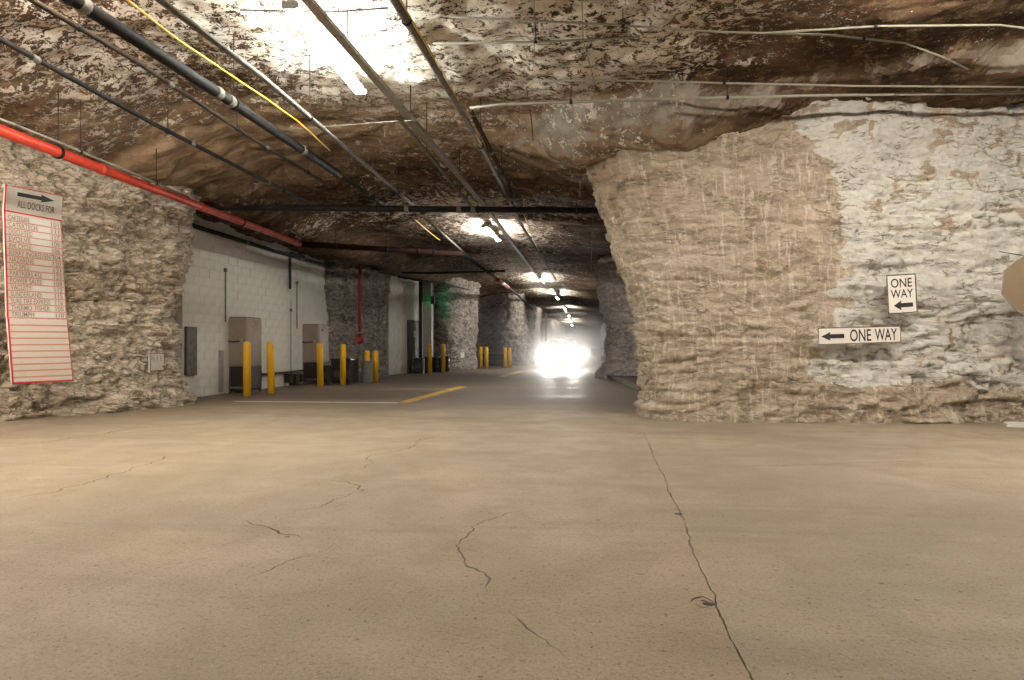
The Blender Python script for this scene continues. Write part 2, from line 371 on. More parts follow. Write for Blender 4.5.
def rock(name, pts, res, mat, seed, label, amp=1.0, flare=(0, 0, 0), toe=.1, fdir=None, paint=None, ribs=None, rounds=3, big=(.42, 1.3), small=(.15, .38)):
    u, P, N = smooth_line(pts, res, rounds)
    zt = zc(P[:, 0], P[:, 1]) + .25
    nz = int(4.9/res); f = np.linspace(0, 1, nz)
    U = np.repeat(u[:, None], nz, 1); Z = -.06 + f[None, :]*(zt[:, None] + .06)
    wu = U + .22*fbm(U*1.1, Z*1.4, seed, 3) + .05*vnoise(U*6, Z*6, seed+1); wz = Z + .16*fbm(U*.8, Z*1.3, seed+2, 3) + .035*fbm(U*4, Z*5, seed+3, 2)
    b1, e1 = blocks(wu, wz, seed+10, *big); b2, e2 = blocks(wu*1.03+5, wz, seed+20, *small)
    b3, e3 = blocks(wu*.97+9, wz*1.02, seed+30, small[0]*.45, small[1]*.45)
    D = .16*b1 + .125*b2 + .065*b3 + .07*(1-2*np.abs(fbm(wu*2.6, wz*4.6, seed+40, 3)))*.8 + .16*fbm(U*.45, Z*.5, seed+4, 2) + .07*fbm(U*2.3, Z*3.2, seed+5, 4) + .022*fbm(U*10, Z*13, seed+6, 3)
    D = D - .05*np.exp(-(e1/.022)**2)*sst(-.2, .4, vnoise(U*.9, Z*.9, seed+7)) - .055*np.exp(-(e2/.016)**2)*sst(-.4, .3, vnoise(U*1.9, Z*1.9, seed+8))
    D = D - .03*np.exp(-(e3/.010)**2)*sst(0, .5, vnoise(U*2.9+7, Z*2.9, seed+9))
    if ribs is not None: D = ribs(U, Z, D)
    D = D*amp
    k = sst(flare[1], 4.5, Z); fw = flare[2](U) if callable(flare[2]) else 1.0; fl_ = flare[0]*fw*k**.8; D = D + toe*sst(.7, 0, Z)
    XY = P[:, None, :] + N[:, None, :]*D[..., None] + (N[:, None, :] if fdir is None else np.array(fdir)[None, None, :])*fl_[..., None]
    pa = paint(U, Z, XY[..., 0], XY[..., 1]) - .50*np.exp(-(e1/.02)**2)*sst(0, .5, vnoise(U*2.9, Z*2.9, seed+7)) - .40*np.exp(-(e2/.014)**2)*sst(0, .5, vnoise(U*3.9, Z*3.9, seed+8)) - .28*sst(.1, .6, fbm(U*2.2, Z*4, seed+9, 4)) if paint else np.full(U.shape, -1.0)
    V = np.concatenate([XY, Z[..., None]], -1)
    o = gridmesh(name, V, (U, Z), {'paint': pa}, M[mat])
    return structure(o, label)

def paint_right(U, Z, X, Y):
    # sprayed white to the right of a ragged vertical edge, down to a ragged line above the floor
    edge = np.interp(Z, [0, .25, .9, 1.15, 1.3, 3.3, 3.7, 3.95, 4.2, 5], [3.1, 2.9, 2.88, 2.92, 3.22, 3.28, 3.15, 2.85, 2.65, 2.6])
    edge = edge + .16*vnoise(Z*2.3, Z*0, 3) + .08*vnoise(Z*7, Z*0, 4)
    a = np.clip((X - edge)*3.0, -1, .75)
    low = np.clip((Z - .42 + .16*sst(5.5, 8, X) - .12*vnoise(X*1.6, X*0, 9))*4.5, -1, .75)
    top = .15*sst(3.9, 4.3, Z)
    return np.minimum(a, low) - top + .08
def ribs_right(U, Z, D):
    # the bare left half was cut with vertical drill ribs, and is flatter
    w = sst(4.6, 2.8, U - U_CORNER)
    rib = .035*np.abs(vnoise(U*5.5, Z*.35, 91)) + .05*fbm(U*3.1, Z*.5, 92, 3)
    bed = -.05*np.exp(-(((Z + .05*vnoise(U*.8, Z*0, 93)) % .83 - .4)/.03)**2)
    return D*(1 - .45*w) + w*(rib + bed)
U_CORNER = 9.0
c0 = fl(637, 416)
near_right = [(5.5, 19.0), (2.7, 15.0), (1.45, 12.2), (c0[0]-.16, c0[1]+.15), (c0[0]+.40, c0[1]-.62), fl(720, 421.5), fl(800, 422.5), fl(900, 422.5), fl(1024, 422), (9.3, 10.6), (12, 11.4), (16, 11), (22, 12)]
rock('wall_right', near_right, .028, 'rock_right', 7, 'massive limestone pillar, bare brown at its left, painted white at its right', .82, (.74, 1.2, lambda U: .06 + .94*sst(U_CORNER+2.6, U_CORNER+.2, U)), .06, (-1.0, .05), paint_right, ribs_right)
left_pts = [(-20, 4.4), (-13.5, 5.2), (-10.6, 6.2), (-9.2, 7.6), fl(0, 421), fl(60, 416), fl(120, 410.5), fl(176, 404.5), (-8.25, 12.5), (-8.8, 13.0), (-9.6, 13.6)]
rock('wall_left', left_pts, .030, 'rock_left', 23, 'whitewashed rough stone pillar at the left edge carrying the dock sign', .85, (.28, 1.0, 0), .22, big=(.34, .95), small=(.13, .30))
rock('wall_left_second_pillar', [(-9.4, 20.9), (-8.55, 20.6), (-8.15, 21.3), fl(388, 376.3), (-8.0, 25.2), (-9.2, 25.7)], .05, 'rock_grey', 41, 'dark rough stone pillar with the red standpipe', .6, (.1, 1.0, 0), .1)
rock('wall_left_third_pillar', [(-8.8, 29.5), (-7.4, 29.4), fl(448, 371.2), fl(460, 370.2), fl(477, 368.6), (-6.4, 34.2), (-9.5, 35.2)], .06, 'rock_grey', 53, 'grey stone pillar behind the black barrels', .7, (.25, 1.0, 0), .1)
rock('wall_left_recess', [(-9.5, 35), (-8.5, 37.5), (-7.4, 39.4), (-6.3, 39.6), (-5.2, 38.6), fl(523, 365.2), (-3.95, 41), (-4.3, 45.8), (-7, 47.2)], .08, 'rock_grey', 61, 'stone pillar with a bright lit flank beyond the dark recess', .8, (-.35, 1.0, 0), .1)
rock('wall_left_far_pillar', [(-8.5, 49.2), (-5.2, 49.0), (-4.5, 50), (-4.5, 55), (-5, 62), (-8, 63)], .14, 'rock_grey', 67, 'hazy stone pillar beyond the bright lit flank', .8, (.1, 1, 0), .1)
rock('wall_left_distant_pillar', [(-9, 74), (-5, 73.6), (-4.2, 75), (-4.2, 100), (-6, 118)], .3, 'rock_grey', 71, 'faint far stone pillar at the end on the left', .8, (0, 1, 0), .1)
c1 = fl(605, 378.5)
rock('wall_right_second_pillar', [(5, 40), (2.2, 36), (.75, 31), (c1[0]+.05, c1[1]+1.4), (c1[0]+.18, c1[1]-.25), (1.6, 22.3), (5, 21.6), (9, 21.5)], .06, 'rock_lilac', 83, 'grey stone pillar seen past the bare brown one', .75, (.42, 1.5, 0), .32)
rock('wall_right_far_pillar', [(6, 66), (2.2, 62), (1.45, 56), (1.4, 52.5), (2.0, 51.5), (6, 51)], .14, 'rock_grey', 87, 'far stone pillar on the right beside the small board', .7, (.2, 1, 0), .1)
rock('wall_right_distant_pillar', [(3, 118), (.9, 112), (.8, 78), (1.4, 76.5), (6, 76)], .3, 'rock_grey', 89, 'most distant stone pillar on the right', .7, (0, 1, 0), .1)
rock('wall_end', [(-9, 113), (-3, 114), (2, 113.5), (6, 114)], .3, 'rock_grey', 93, 'hazy stone face closing the tunnel', .6, (0, 1, 0), .1)
for nm, pp in (('wall_cross_left_end', [(-33, -15), (-30, -6), (-30.5, 5), (-33, 19)]), ('wall_cross_right_end', [(33, 19), (30, 8), (30.5, -5), (33, -15)]),
               ('wall_rear', [(33, -13), (12, -12.5), (0, -13.2), (-12, -12.5), (-33, -13)]),
               ('wall_cross_left_far', [(-24, 13), (-14, 14.2), (-9.3, 14)])):
    rock(nm, pp, .25, 'rock_left', 97, 'rough rock face of the cross tunnel', .7, (0, 1, 0), .1)
rock('wall_side_passage_left', [(-16, 30), (-15.5, 50), (-16, 80)], .4, 'rock_dark', 101, 'dark rock at the back of the side passages', .7, (0, 1, 0), .1)
rock('wall_side_passage_right', [(12, 80), (11.5, 50), (12, 12)], .4, 'rock_dark', 103, 'dark rock closing the side passages on the right', .7, (0, 1, 0), .1)

# ------------------------------------------------------------------ floor: two slabs parted by the open joint
def jag(px_pts, step=.05, wob=.015, seed=1):
    p = np.array([fl(*q) for q in px_pts]); s = np.concatenate([[0], np.cumsum(np.linalg.norm(np.diff(p, axis=0), axis=1))])
    u = np.arange(0, s[-1], step); P = np.stack([np.interp(u, s, p[:, 0]), np.interp(u, s, p[:, 1])], -1)
    T = np.gradient(P, axis=0); T /= np.linalg.norm(T, axis=1, keepdims=True) + 1e-9; N = np.stack([-T[:, 1], T[:, 0]], -1)
    return P + N*(wob*(vnoise(u*9, u*0, seed) + .7*vnoise(u*31, u*0, seed+1) + 1.6*vnoise(u*1.7, u*0, seed+2)))[:, None]
J = jag([(644, 434), (650, 446), (668, 487), (681, 516), (690, 538), (703, 568), (716, 596), (721, 617), (735, 645), (755, 682)], .03, .008, 3)
order = np.argsort(J[:, 1]); J = J[order]
JX = np.concatenate([[J[0, 0]+.30, J[0, 0]+.15], J[:, 0], [J[-1, 0]-.2, .15, .15]]); JY = np.concatenate([[-14, .8], J[:, 1], [9.6, 10.5, 118]])
JW = np.concatenate([[.003, .004], .003 + .005*np.abs(vnoise(J[:, 1]*6, J[:, 1]*0, 8)) + .006*sst(.45, .8, vnoise(J[:, 1]*3.1, J[:, 1]*0, 18)), [.002, .0, .0]])
JW *= .6
JW[2:-3] *= np.clip(sst(11, 4, J[:, 1]) + .25, 0, 1)
def slab(name, sgn, xfar, mat):
    m = MB(); n = len(JX)
    v = []
    for i in range(n):
        xe = JX[i] + sgn*JW[i]
        v += [(xfar, JY[i], 0), (xe, JY[i], 0), (xe, JY[i], -.05)]
    f = []
    for i in range(n-1):
        a, b = 3*i, 3*i+3
        f += [(a, a+1, b+1, b), (a+1, a+2, b+2, b+1)]
    if sgn > 0: f = [q[::-1] for q in f]
    m.add(v, f); return m.build(name, mat)
floor = structure(slab('floor', -1, -34, M['floor_l']), 'worn tan concrete floor of the tunnel junction')
fr = slab('floor_slab', 1, 34, M['floor_r']); fr.parent = floor
sb = MB().box((-34, -16, -.12), (34, 118, -.05)).build('sub_base', M['sub'], floor)

def ribbon(name, px_pts, w, mat, seed, wob=.02, z=.0015, step=.04, taper=True, gaps=0.0):
    P = jag(px_pts, step, wob, seed); m = MB()
    T = np.gradient(P, axis=0); T /= np.linalg.norm(T, axis=1, keepdims=True)+1e-9; N = np.stack([-T[:, 1], T[:, 0]], -1)
    n = len(P); k = np.arange(n)
    ww = w*(.35 + .9*np.abs(vnoise(k*.23, k*0, seed+5)))
    if taper: ww = ww*np.clip(np.minimum(k, n-1-k)/(n*.2), 0.15, 1)
    if gaps: ww = ww*sst(gaps-.5, gaps-.2, vnoise(k*.11, k*0, seed+6)) + .0006
    v = []
    for i in range(n): v += [(*(P[i]+N[i]*ww[i]), z), (*(P[i]-N[i]*ww[i]), z)]
    m.add(v, [(2*i, 2*i+1, 2*i+3, 2*i+2) for i in range(n-1)])
    return m.build(name, mat, floor)
ribbon('crack', [(250, 521), (268, 528), (282, 534), (300, 538)], .009, M['crack'], 11, .02)
ribbon('crack', [(0, 622), (40, 608), (70, 597), (90, 586), (120, 578), (150, 570), (190, 561), (212, 556)], .006, M['crack'], 12, .02, gaps=.3)
ribbon('crack', [(290, 514), (330, 505), (350, 496), (366, 490), (362, 485), (330, 478)], .008, M['crack_faint'], 13, .03)
ribbon('crack', [(330, 478), (371, 464), (372, 456), (405, 448), (425, 440), (455, 430)], .008, M['crack_faint'], 14, .03)
ribbon('crack', [(528, 508), (500, 516), (470, 528), (459, 545), (470, 560), (485, 573), (489, 590), (484, 606)], .007, M['crack_faint'], 15, .02)
ribbon('crack', [(0, 500), (60, 490), (110, 475), (140, 466), (165, 458), (152, 452)], .009, M['crack_faint'], 16, .03)
ribbon('crack', [(0, 449), (50, 441), (100, 434), (140, 428), (190, 424), (215, 421)], .010, M['crack_faint'], 17, .03)
ribbon('crack', [(512, 610), (535, 632), (550, 645), (570, 660)], .005, M['crack_faint'], 18, .01)
ribbon('crack', [(250, 580), (285, 563), (310, 553)], .005, M['crack_faint'], 19, .02)
ribbon('crack', [(690, 468), (760, 466), (840, 464), (920, 462), (965, 458)], .007, M['crack_faint'], 20, .02)
ribbon('crack', [(688, 604), (694, 599), (703, 597), (711, 601), (717, 607)], .006, M["crack"], 31, .003, step=.02)
ribbon('crack', [(694, 603), (702, 608), (710, 606)], .005, M["crack_faint"], 32, .003, step=.02)
ribbon('crack', [(960, 430), (985, 434), (1024, 441)], .008, M['crack_faint'], 21, .02)
for k, (x, y) in enumerate(((708, 604), (703, 601), (678, 514), (287, 537))):
    px = fl(x, y); random.seed(k); n = 9; r = .010 + .012*random.random()
    MB().prism([(px[0]+r*(.5+.6*random.random())*math.cos(2*math.pi*i/n)*1.5, px[1]+r*(.5+.6*random.random())*math.sin(2*math.pi*i/n)) for i in range(n)], .0005, .0022).build('chip', M['crack'] if k % 2 == 0 else M['crack_faint'], floor)
def strip(name, a, b, w, mat):
    a, b = np.array(fl(*a)), np.array(fl(*b)); d = (b-a)/np.linalg.norm(b-a); n = np.array([-d[1], d[0]])*w/2
    return MB().add([(*(a+n), .003), (*(b+n), .003), (*(b-n), .003), (*(a-n), .003)], [(3, 2, 1, 0)]).build(name, mat, floor)
strip('white_line', (234, 401.6), (398, 402.8), .17, M['line_white'])
strip('yellow_line', (404, 402.5), (463, 386.5), .26, M['line_yellow'])
strip('yellow_line', (500, 377), (522, 371.2), .24, M['line_yellow'])

# kerb and raised strip in front of the second right-hand pillar
ka, kb, kc = fl(604, 378.2), fl(622, 383.6), fl(640, 391.5)
kerb = MB().prism([ka, kb, kc, (2.6, 16.4), (6, 19), (6, 22), (1.5, 24), (.9, 26)], 0, .14).build('floor_kerb', worn('kerb_concrete', (.13,.11,.095), (.09,.078,.068), .9))
structure(kerb, 'low concrete kerb between the two right-hand pillars')

# ------------------------------------------------------------------ painted block walls on the left
def block_wall(name, x0, y0, x1, y1, zt, label, single=300):
    L = math.hypot(x1-x0, y1-y0); ang = math.atan2(y1-y0, x1-x0)
    base = MB().box((0, -.02, 0), (L, .18, zt)).build(name, M['mortar']); base.location = (x0, y0, 0); base.rotation_euler = (0, 0, ang); structure(base, label)
    bw, bh, j = .40, .20, .009
    full = MB().box((j/2, -.030, j/2), (bw-j/2, 0, bh-j/2), .004).mesh('block'); full.materials.append(M['block'])
    cells = []
    for r in range(int(zt/bh)+1):
        off = -bw/2 if r % 2 else 0; k = 0
        while off + k*bw < L:
            a = max(0, off+k*bw); b = min(L, off+(k+1)*bw); k += 1
            if b-a > .08: cells.append((a, b, r*bh, min((r+1)*bh, zt)))
    cells.sort(key=lambda c: c[0] + .0*c[2]); rest = MB()
    for i, (a, b, z0, z1) in enumerate(cells):
        if z1 - z0 < .05: continue
        d = random.Random(i).uniform(-.003, .003)
        if i < single:
            if abs(b-a-bw) < .01 and abs(z1-z0-bh) < .01: o = bpy.data.objects.new('block', full); o.location = (a, d, z0)
            else:
                me = MB().box((j/2, -.030, j/2), (b-a-j/2, 0, z1-z0-j/2), .004).mesh('block'); me.materials.append(M['block'])
                o = bpy.data.objects.new('block', me); o.location = (a, d, z0)
            link(o, base)
        else: rest.box((a+j/2, -.030+d, z0+j/2), (b-j/2, d, z1-j/2))
    if rest.v: rest.build('blockwork', M['block'], base)['kind'] = 'stuff'
    return base
WX = -8.5
block_wall('wall_left_block', WX, 13.2, WX, 21.3, 4.2, 'white painted concrete block wall behind the tan cabinets')
block_wall('wall_left_far_block', -7.75, 25.0, -7.15, 27.9, 4.2, 'white painted block wall with the narrow dark door', single=0)

# ------------------------------------------------------------------ object materials
M['tube'] = emit('fluorescent_glow', (.96, 1.0, .93), TUBE_POWER)
M['tube_far'] = emit('fluorescent_glow_dim', (1.0, .96, .86), TUBE_POWER*1.9)
M['tube_warm'] = emit('fluorescent_glow_warm', (1.0, .90, .77), WARM_POWER)
M['galv'] = worn('galvanised_steel', (.30,.285,.26), (.2,.19,.17), .55, .3)
M['galv_dull'] = worn('dull_grey_steel', (.15,.135,.115), (.09,.08,.068), .7, 0, spec=.3)
M['conduit'] = worn('pale_conduit', (.27,.255,.205), (.2,.185,.15), .6, 0, spec=.3)
M['black_pipe'] = worn('black_iron_pipe', (.014,.013,.013), (.028,.024,.022), .65, 0, spec=.15)
M['brown_pipe'] = worn('dusty_brown_pipe', (.040,.029,.022), (.025,.018,.014), .8, spec=.15)
M['red_pipe'] = worn('red_sprinkler_paint', (.50,.045,.022), (.34,.035,.02), .4, scale=6)
M['red_dark'] = worn('dusty_red_paint', (.20,.022,.022), (.12,.02,.018), .55)
M['red_brown'] = worn('soot_brown_red_paint', (.020,.010,.008), (.016,.009,.007), .9, spec=.02)
M['yellow_cable'] = worn('yellow_cable', (.66,.42,.05), (.5,.32,.05), .5)
M['bollard'] = worn('bollard_yellow', (.72,.40,.012), (.55,.29,.02), .38, scale=8, lo=.5, hi=.8)
M['tan_steel'] = worn('tan_cabinet_steel', (.25,.195,.155), (.21,.16,.125), .5, scale=4)
M['dark_steel'] = worn('dark_cabinet_steel', (.075,.062,.052), (.05,.042,.035), .55)
M['black'] = worn('matt_black', (.016,.014,.013), (.03,.026,.023), .6)
M['black_gloss'] = worn('glossy_black_plastic', (.018,.017,.017), (.03,.028,.026), .3)
M['steel_bright'] = worn('bright_steel', (.55,.54,.52), (.4,.39,.37), .25, .9)
M['sign_white'] = worn('sign_white', (.74,.70,.65), (.68,.63,.57), .5, scale=4, lo=.5, hi=.8, bump=.0)
M['sign_cream'] = worn('sign_cream_panel', (.70,.60,.52), (.66,.55,.47), .5, scale=4, bump=.0)
M['sign_header'] = worn('sign_header_metal', (.56,.51,.44), (.48,.43,.37), .4, .2, scale=4, bump=.0)
M['sign_red'] = worn('sign_red_line', (.58,.035,.045), None, .5)
M['sign_rule'] = worn('sign_faded_rule', (.62,.27,.19), (.62,.33,.25), .6)
M['ink'] = worn('sign_black', (.014,.013,.013), (.02,.02,.02), .5, bump=0)
M['ink_faded'] = worn('sign_faded_lettering', (.25,.20,.165), (.33,.27,.22), .7, bump=0)
M['sign_back'] = worn('bare_sign_back', (.25,.19,.12), (.21,.16,.105), .42, .3, scale=3)
M['white_paint'] = worn('white_kerb_paint', (.72,.70,.64), (.6,.57,.5), .7)
M['door_dark'] = worn('dark_green_grey_door', (.035,.042,.040), (.05,.055,.05), .5)
M['duct'] = worn('pale_duct', (.36,.345,.31), (.28,.265,.24), .5, .3)

def lerp(a, b, k): return np.asarray(a, float)*(1-k) + np.asarray(b, float)*k
def zat(x, y): return float(zc(np.array(x), np.array(y)))

# ------------------------------------------------------------------ ceiling lights
def make_light(name, label, tube, L=2.3, rods=.10, offs=(-.055, .055), group='fluorescent strip lights along the tunnel', hw=.035):
    t = thing(name, label, 'ceiling light', (0,0,0), 0, group)
    MB().box((-hw, -L/2-.03, .045), (hw, L/2+.03, .105), .006).build('housing', M['galv_dull'], t)
    for tx in offs: MB().tube([(tx, -L/2+.02, 0), (tx, L/2-.02, 0)], .019, 12).build('lamp_tube', tube, t, 'glowing white fluorescent tube')
    for s in (-1, 1):
        MB().box((-.085, s*(L/2)-.016, -.024), (.085, s*(L/2)+.016, .046), .004).build('lamp_holder', M['galv_dull'], t)
        MB().tube([(0, s*L*.36, .11), (0, s*L*.36, .11+rods)], .006, 6).build('hanger_rod', M['galv_dull'], t)
    return t
a, b = at_z(290, 6, 4.55), at_z(361, 93, 4.55); mid = (a+b)/2
l1 = make_light('strip_light', 'nearest glowing strip light, at the top of the picture', M['tube'], float(np.linalg.norm(b-a)), .22)
l1.location = tuple(mid); l1.rotation_euler = (0, 0, math.atan2(b[1]-a[1], b[0]-a[0]) - math.pi/2)
far_px = [(492, 234, 3.92), (541, 281, 3.92), (557, 298, 3.9), (565, 309.5, 3.9), (569, 316, 3.88), (571, 321, 3.85), (572, 325.5, 3.75)]
names = ['second glowing strip light from the viewer, beyond the black cross pipe', 'third glowing strip light from the viewer, beside the red sprinkler part', 'fourth glowing strip light down the tunnel',
         'fifth glowing strip light down the tunnel', 'sixth glowing strip light down the tunnel', 'seventh glowing strip light down the tunnel', 'last and faintest strip light far down the tunnel']
l2 = make_light('strip_light', names[0], M['tube_far'], 2.3, .12, (0,))
for i, (x, y, z) in enumerate(far_px):
    p = at_z(x, y, z); z = zat(p[0], p[1]) - .23
    p = at_z(x, y, z)
    if i == 0: l2.location = tuple(p)
    else: dup(l2, p, 0, names[i])
wl = make_light('strip_light_warm', 'warm strip light over the junction, out of the picture', M['tube_warm'], 2.3, .12, (-.055, .055), 'warm strip lights over the junction', hw=.24)  # housing widened to keep these unseen lamps' light off the ceiling
wl_spots = [(3.9, 6.3, math.pi/2), (-1.8, -5.0, 0), (-7.4, 4.9, math.pi/2), (-4.7, 4.9, math.pi/2), (9.8, 5.2, math.pi/2), (-14, 3, math.pi/2), (19, 4.2, math.pi/2)]  # second of the two left lamps added to brighten the left pillar
for i, (x, y, r) in enumerate(wl_spots):
    p = (x, y, zat(x, y) - .25)
    if i == 0: wl.location = p; wl.rotation_euler = (0, 0, r)
    else: dup(wl, p, r, 'warm strip light over the junction, out of the picture')

# ------------------------------------------------------------------ overhead runs
def run_px(*q): return [at_z(*p) for p in q]
def overhead(name, label, cat, pts, r, mat, couplings=(), rods=(), rodlen=None, clampmat='galv', n=10, wobble=0.0, ext0=0.0, ext1=0.0, group=None, coupmat=None):
    pts = [np.array(p, float) for p in pts]
    if ext0: pts[0] = pts[0] - (pts[1]-pts[0])/np.linalg.norm(pts[1]-pts[0])*ext0
    if ext1: pts[-1] = pts[-1] + (pts[-1]-pts[-2])/np.linalg.norm(pts[-1]-pts[-2])*ext1
    o = thing(name, label, cat, (0,0,0), 0, group)
    s = np.concatenate([[0], np.cumsum([np.linalg.norm(pts[i+1]-pts[i]) for i in range(len(pts)-1)])]); P = np.array(pts)
    def at(k): return np.array([np.interp(k*s[-1], s, P[:, i]) for i in range(3)])
    if wobble:
        ks = np.linspace(0, 1, int(s[-1]/.25)+2); pp = [at(k) + wobble*np.array([vnoise(k*s[-1]*.7, 0.3, 5), 0, vnoise(k*s[-1]*.5, 7.7, 6)]).reshape(3) for k in ks]
    else: pp = pts
    MB().tube(pp, r, n).build('run', mat, o)
    for k in couplings:
        c = at(k); d = at(min(1, k+.01)) - at(max(0, k-.01)); d = d/np.linalg.norm(d)
        m = MB().tube([c-d*.045, c-d*.04, c+d*.04, c+d*.045], [r*1.04, r*1.16, r*1.16, r*1.04], 12)
        m.build('coupling', coupmat or M['galv_dull'], o)
    for k in rods:
        c = at(k); top = zat(c[0], c[1]) + .05
        d = at(min(1, k+.01)) - at(max(0, k-.01)); d = d/np.linalg.norm(d)
        MB().tube([c-d*.018, c+d*.018], r*1.22+.003, 12).build('clamp', M['black_pipe'], o)
        if top > c[2]+r: MB().tube([c+np.array([0,0,r]), (c[0], c[1], top)], .006, 6).build('hanger_rod', M['brown_pipe'], o)
    return o
# main black pipe, thicker first length then a reducer
overhead('overhead_pipe', 'thick black overhead pipe with pale clamps at upper left', 'pipe', run_px((75,0,3.98),(215,91,3.98),(338,174,3.98)), .062, M['black_pipe'], (.32,.35,.58,.61,.84), (.33,.62), ext0=3, n=14)
overhead('overhead_pipe', 'thinner black pipe carrying on from the thick black one', 'pipe', run_px((338,174,3.98),(392,210,3.98)), .035, M['black_pipe'], (.02,.5), (.6,))
overhead('overhead_pipe', 'thin brown overhead pipe just left of the thick black pipe', 'pipe', run_px((32,0,4.02),(134,60,4.02),(253,139,4.02),(330,186,4.02)), .026, M['brown_pipe'], (.5,.75), (.36,.66,.9), ext0=3)
overhead('overhead_pipe', 'thin black overhead pipe nearest the red pipe', 'pipe', run_px((0,39,3.95),(152,123,3.95),(330,214,3.95)), .028, M['black_pipe'], (.3,.55,.75), (.22,.5,.8), ext0=3)
overhead('overhead_pipe', 'grey conduit between the yellow cable and the near strip light', 'pipe', run_px((160,0,4.05),(262,77,4.05),(420,211,4.02)), .033, M['galv_dull'], (.35,.7), (.5,.85), ext0=3)
overhead('overhead_pipe', 'slim grey conduit running on past the black cross pipe', 'pipe', run_px((425,218,3.9),(470,258,3.9),(500,282,3.9)), .03, M['galv_dull'], (.5,), (.6,))
# strut channel beside the near light
def strut(name, label, pts, w, h, mat, rods=()):
    o = thing(name, label, 'channel'); pts = [Vector(p) for p in pts]; v = []
    for p in pts:
        d = (pts[-1]-pts[0]).normalized(); a = d.cross(Vector((0,0,1))).normalized()
        for sx, sz in ((-1,0),(1,0),(1,1),(.8,1),(.8,.12),(-.8,.12),(-.8,1),(-1,1)): v.append(p + a*sx*w/2 + Vector((0,0,sz*h)))
    n = 8; f = [(i*n+k, (i+1)*n+k, (i+1)*n+(k+1)%n, i*n+(k+1)%n) for i in range(len(pts)-1) for k in range(n)]
    MB().add(v, f).build('rail', mat, o)
    for k in rods:
        c = pts[0].lerp(pts[-1], k); MB().tube([c+Vector((0,0,h*.1)), (c.x, c.y, zat(c.x, c.y)+.05)], .007, 6).build('hanger_rod', M['brown_pipe'], o)
    return o
A, B = at_z(306, 0, 4.5), at_z(486, 208, 4.0)
strut('strut_channel', 'grey strut channel running beside the near strip light', [A - (B-A)*.35, A, B], .10, .05, M['galv'], (.35,.55,.8))
A, B = at_z(398, 118, 4.15), at_z(470, 206, 4.0)
strut('strut_channel', 'slim grey rail left of the long strut channel', [A, B], .045, .03, M['galv_dull'], (.3,.8))
A, B = at_z(490, 214, 3.95), at_z(547, 290, 3.92)
strut('strut_channel', 'grey strut channel beyond the black cross pipe by the second light', [A, B], .08, .05, M['galv'], (.3,.7))
A, B = at_z(506, 196, 3.98), at_z(532, 245, 3.95)
strut('strut_channel', 'slim rail right of the second strip light', [A, B], .05, .03, M['galv_dull'], (.4,))
overhead('overhead_pipe', 'dark grey pipe with the yellow cable tied along it', 'pipe', run_px((394,0,4.25),(468,123,4.2),(508,196,4.02)), .036, M['galv_dull'], (.43,), (.3,.7), ext0=2.5)
overhead('overhead_pipe', 'short dark pipe dropping back from the pale conduit bend', 'pipe', run_px((470,110,4.3),(498,165,4.1),(517,207,4.0)), .034, M['brown_pipe'], (.3,), (.5,))
overhead('overhead_pipe', 'dim pipe above the dark roof right of the tunnel lights', 'pipe', run_px((522,226,3.95),(541,256,3.95),(556,280,3.93)), .028, M['galv_dull'], (), (.4,))
overhead('yellow_cable', 'yellow cable sagging between the black pipe and grey conduit', 'cable', run_px((130,0,4.2),(180,40,4.22),(230,74,4.2),(265,97,4.2),(300,122,4.15),(330,150,4.1)), .011, M['yellow_cable'], n=6, wobble=.02, ext0=2)
overhead('yellow_cable', 'yellow cable tied along the dark grey pipe at top centre', 'cable', run_px((402,0,4.3),(418,28,4.28),(430,48,4.3),(447,84,4.26),(462,110,4.25),(482,143,4.15)), .012, M['yellow_cable'], n=6, wobble=.035, ext0=2)
overhead('yellow_cable', 'thin yellow cable strand twisted beside the tied one', 'cable', run_px((440,66,4.3),(452,88,4.26),(470,124,4.22),(490,162,4.1)), .008, M['yellow_cable'], n=6, wobble=.05)
overhead('yellow_cable', 'yellow cable left of the second strip light', 'cable', run_px((413,218,3.95),(430,232,3.95),(440,240,3.95)), .012, M['yellow_cable'], n=6, wobble=.02)
overhead('yellow_cable', 'short yellow cable right of the second strip light', 'cable', run_px((524,214,3.95),(530,230,3.95),(538,248,3.92)), .012, M['yellow_cable'], n=6, wobble=.02)
# red sprinkler main and its companion
overhead('sprinkler_pipe', 'bright red sprinkler pipe above the dock sign', 'pipe', run_px((0,130,3.6),(130,180,3.6),(300,244,3.6)), .067, M['red_pipe'], (.40,.62), (.33,.75), ext0=3, n=16, coupmat=M['red_pipe'])
overhead('conduit', 'pale thin conduit running along above the red pipe', 'pipe', run_px((0,119,3.72),(50,139,3.72),(132,173,3.72),(190,198,3.72)), .018, M['conduit'], (.45,), (.3,.6,.85), ext0=3)
p0, p1 = at_z(300, 244, 3.6), at_z(462, 254, 3.66)
overhead('sprinkler_pipe', 'dusty dark red pipe crossing under the low roof', 'pipe', [p0, lerp(p0, p1, .5), p1], .07, M['red_brown'], (.3,.7), (.2,.5,.8), coupmat=M['red_brown'])
overhead('sprinkler_pipe', 'dark pipe with the red part running far down the roof', 'pipe', run_px((463,254,3.75),(500,281,3.75),(518,295,3.75),(545,322,3.75)), .06, M['black_pipe'], (.3,.5), (.2,.4,.6))
overhead('sprinkler_pipe', 'small bright red length of pipe left of the third light', 'pipe', run_px((497,279.5,3.66),(508,287,3.66)), .075, M['red_pipe'], (.1,.9), ())
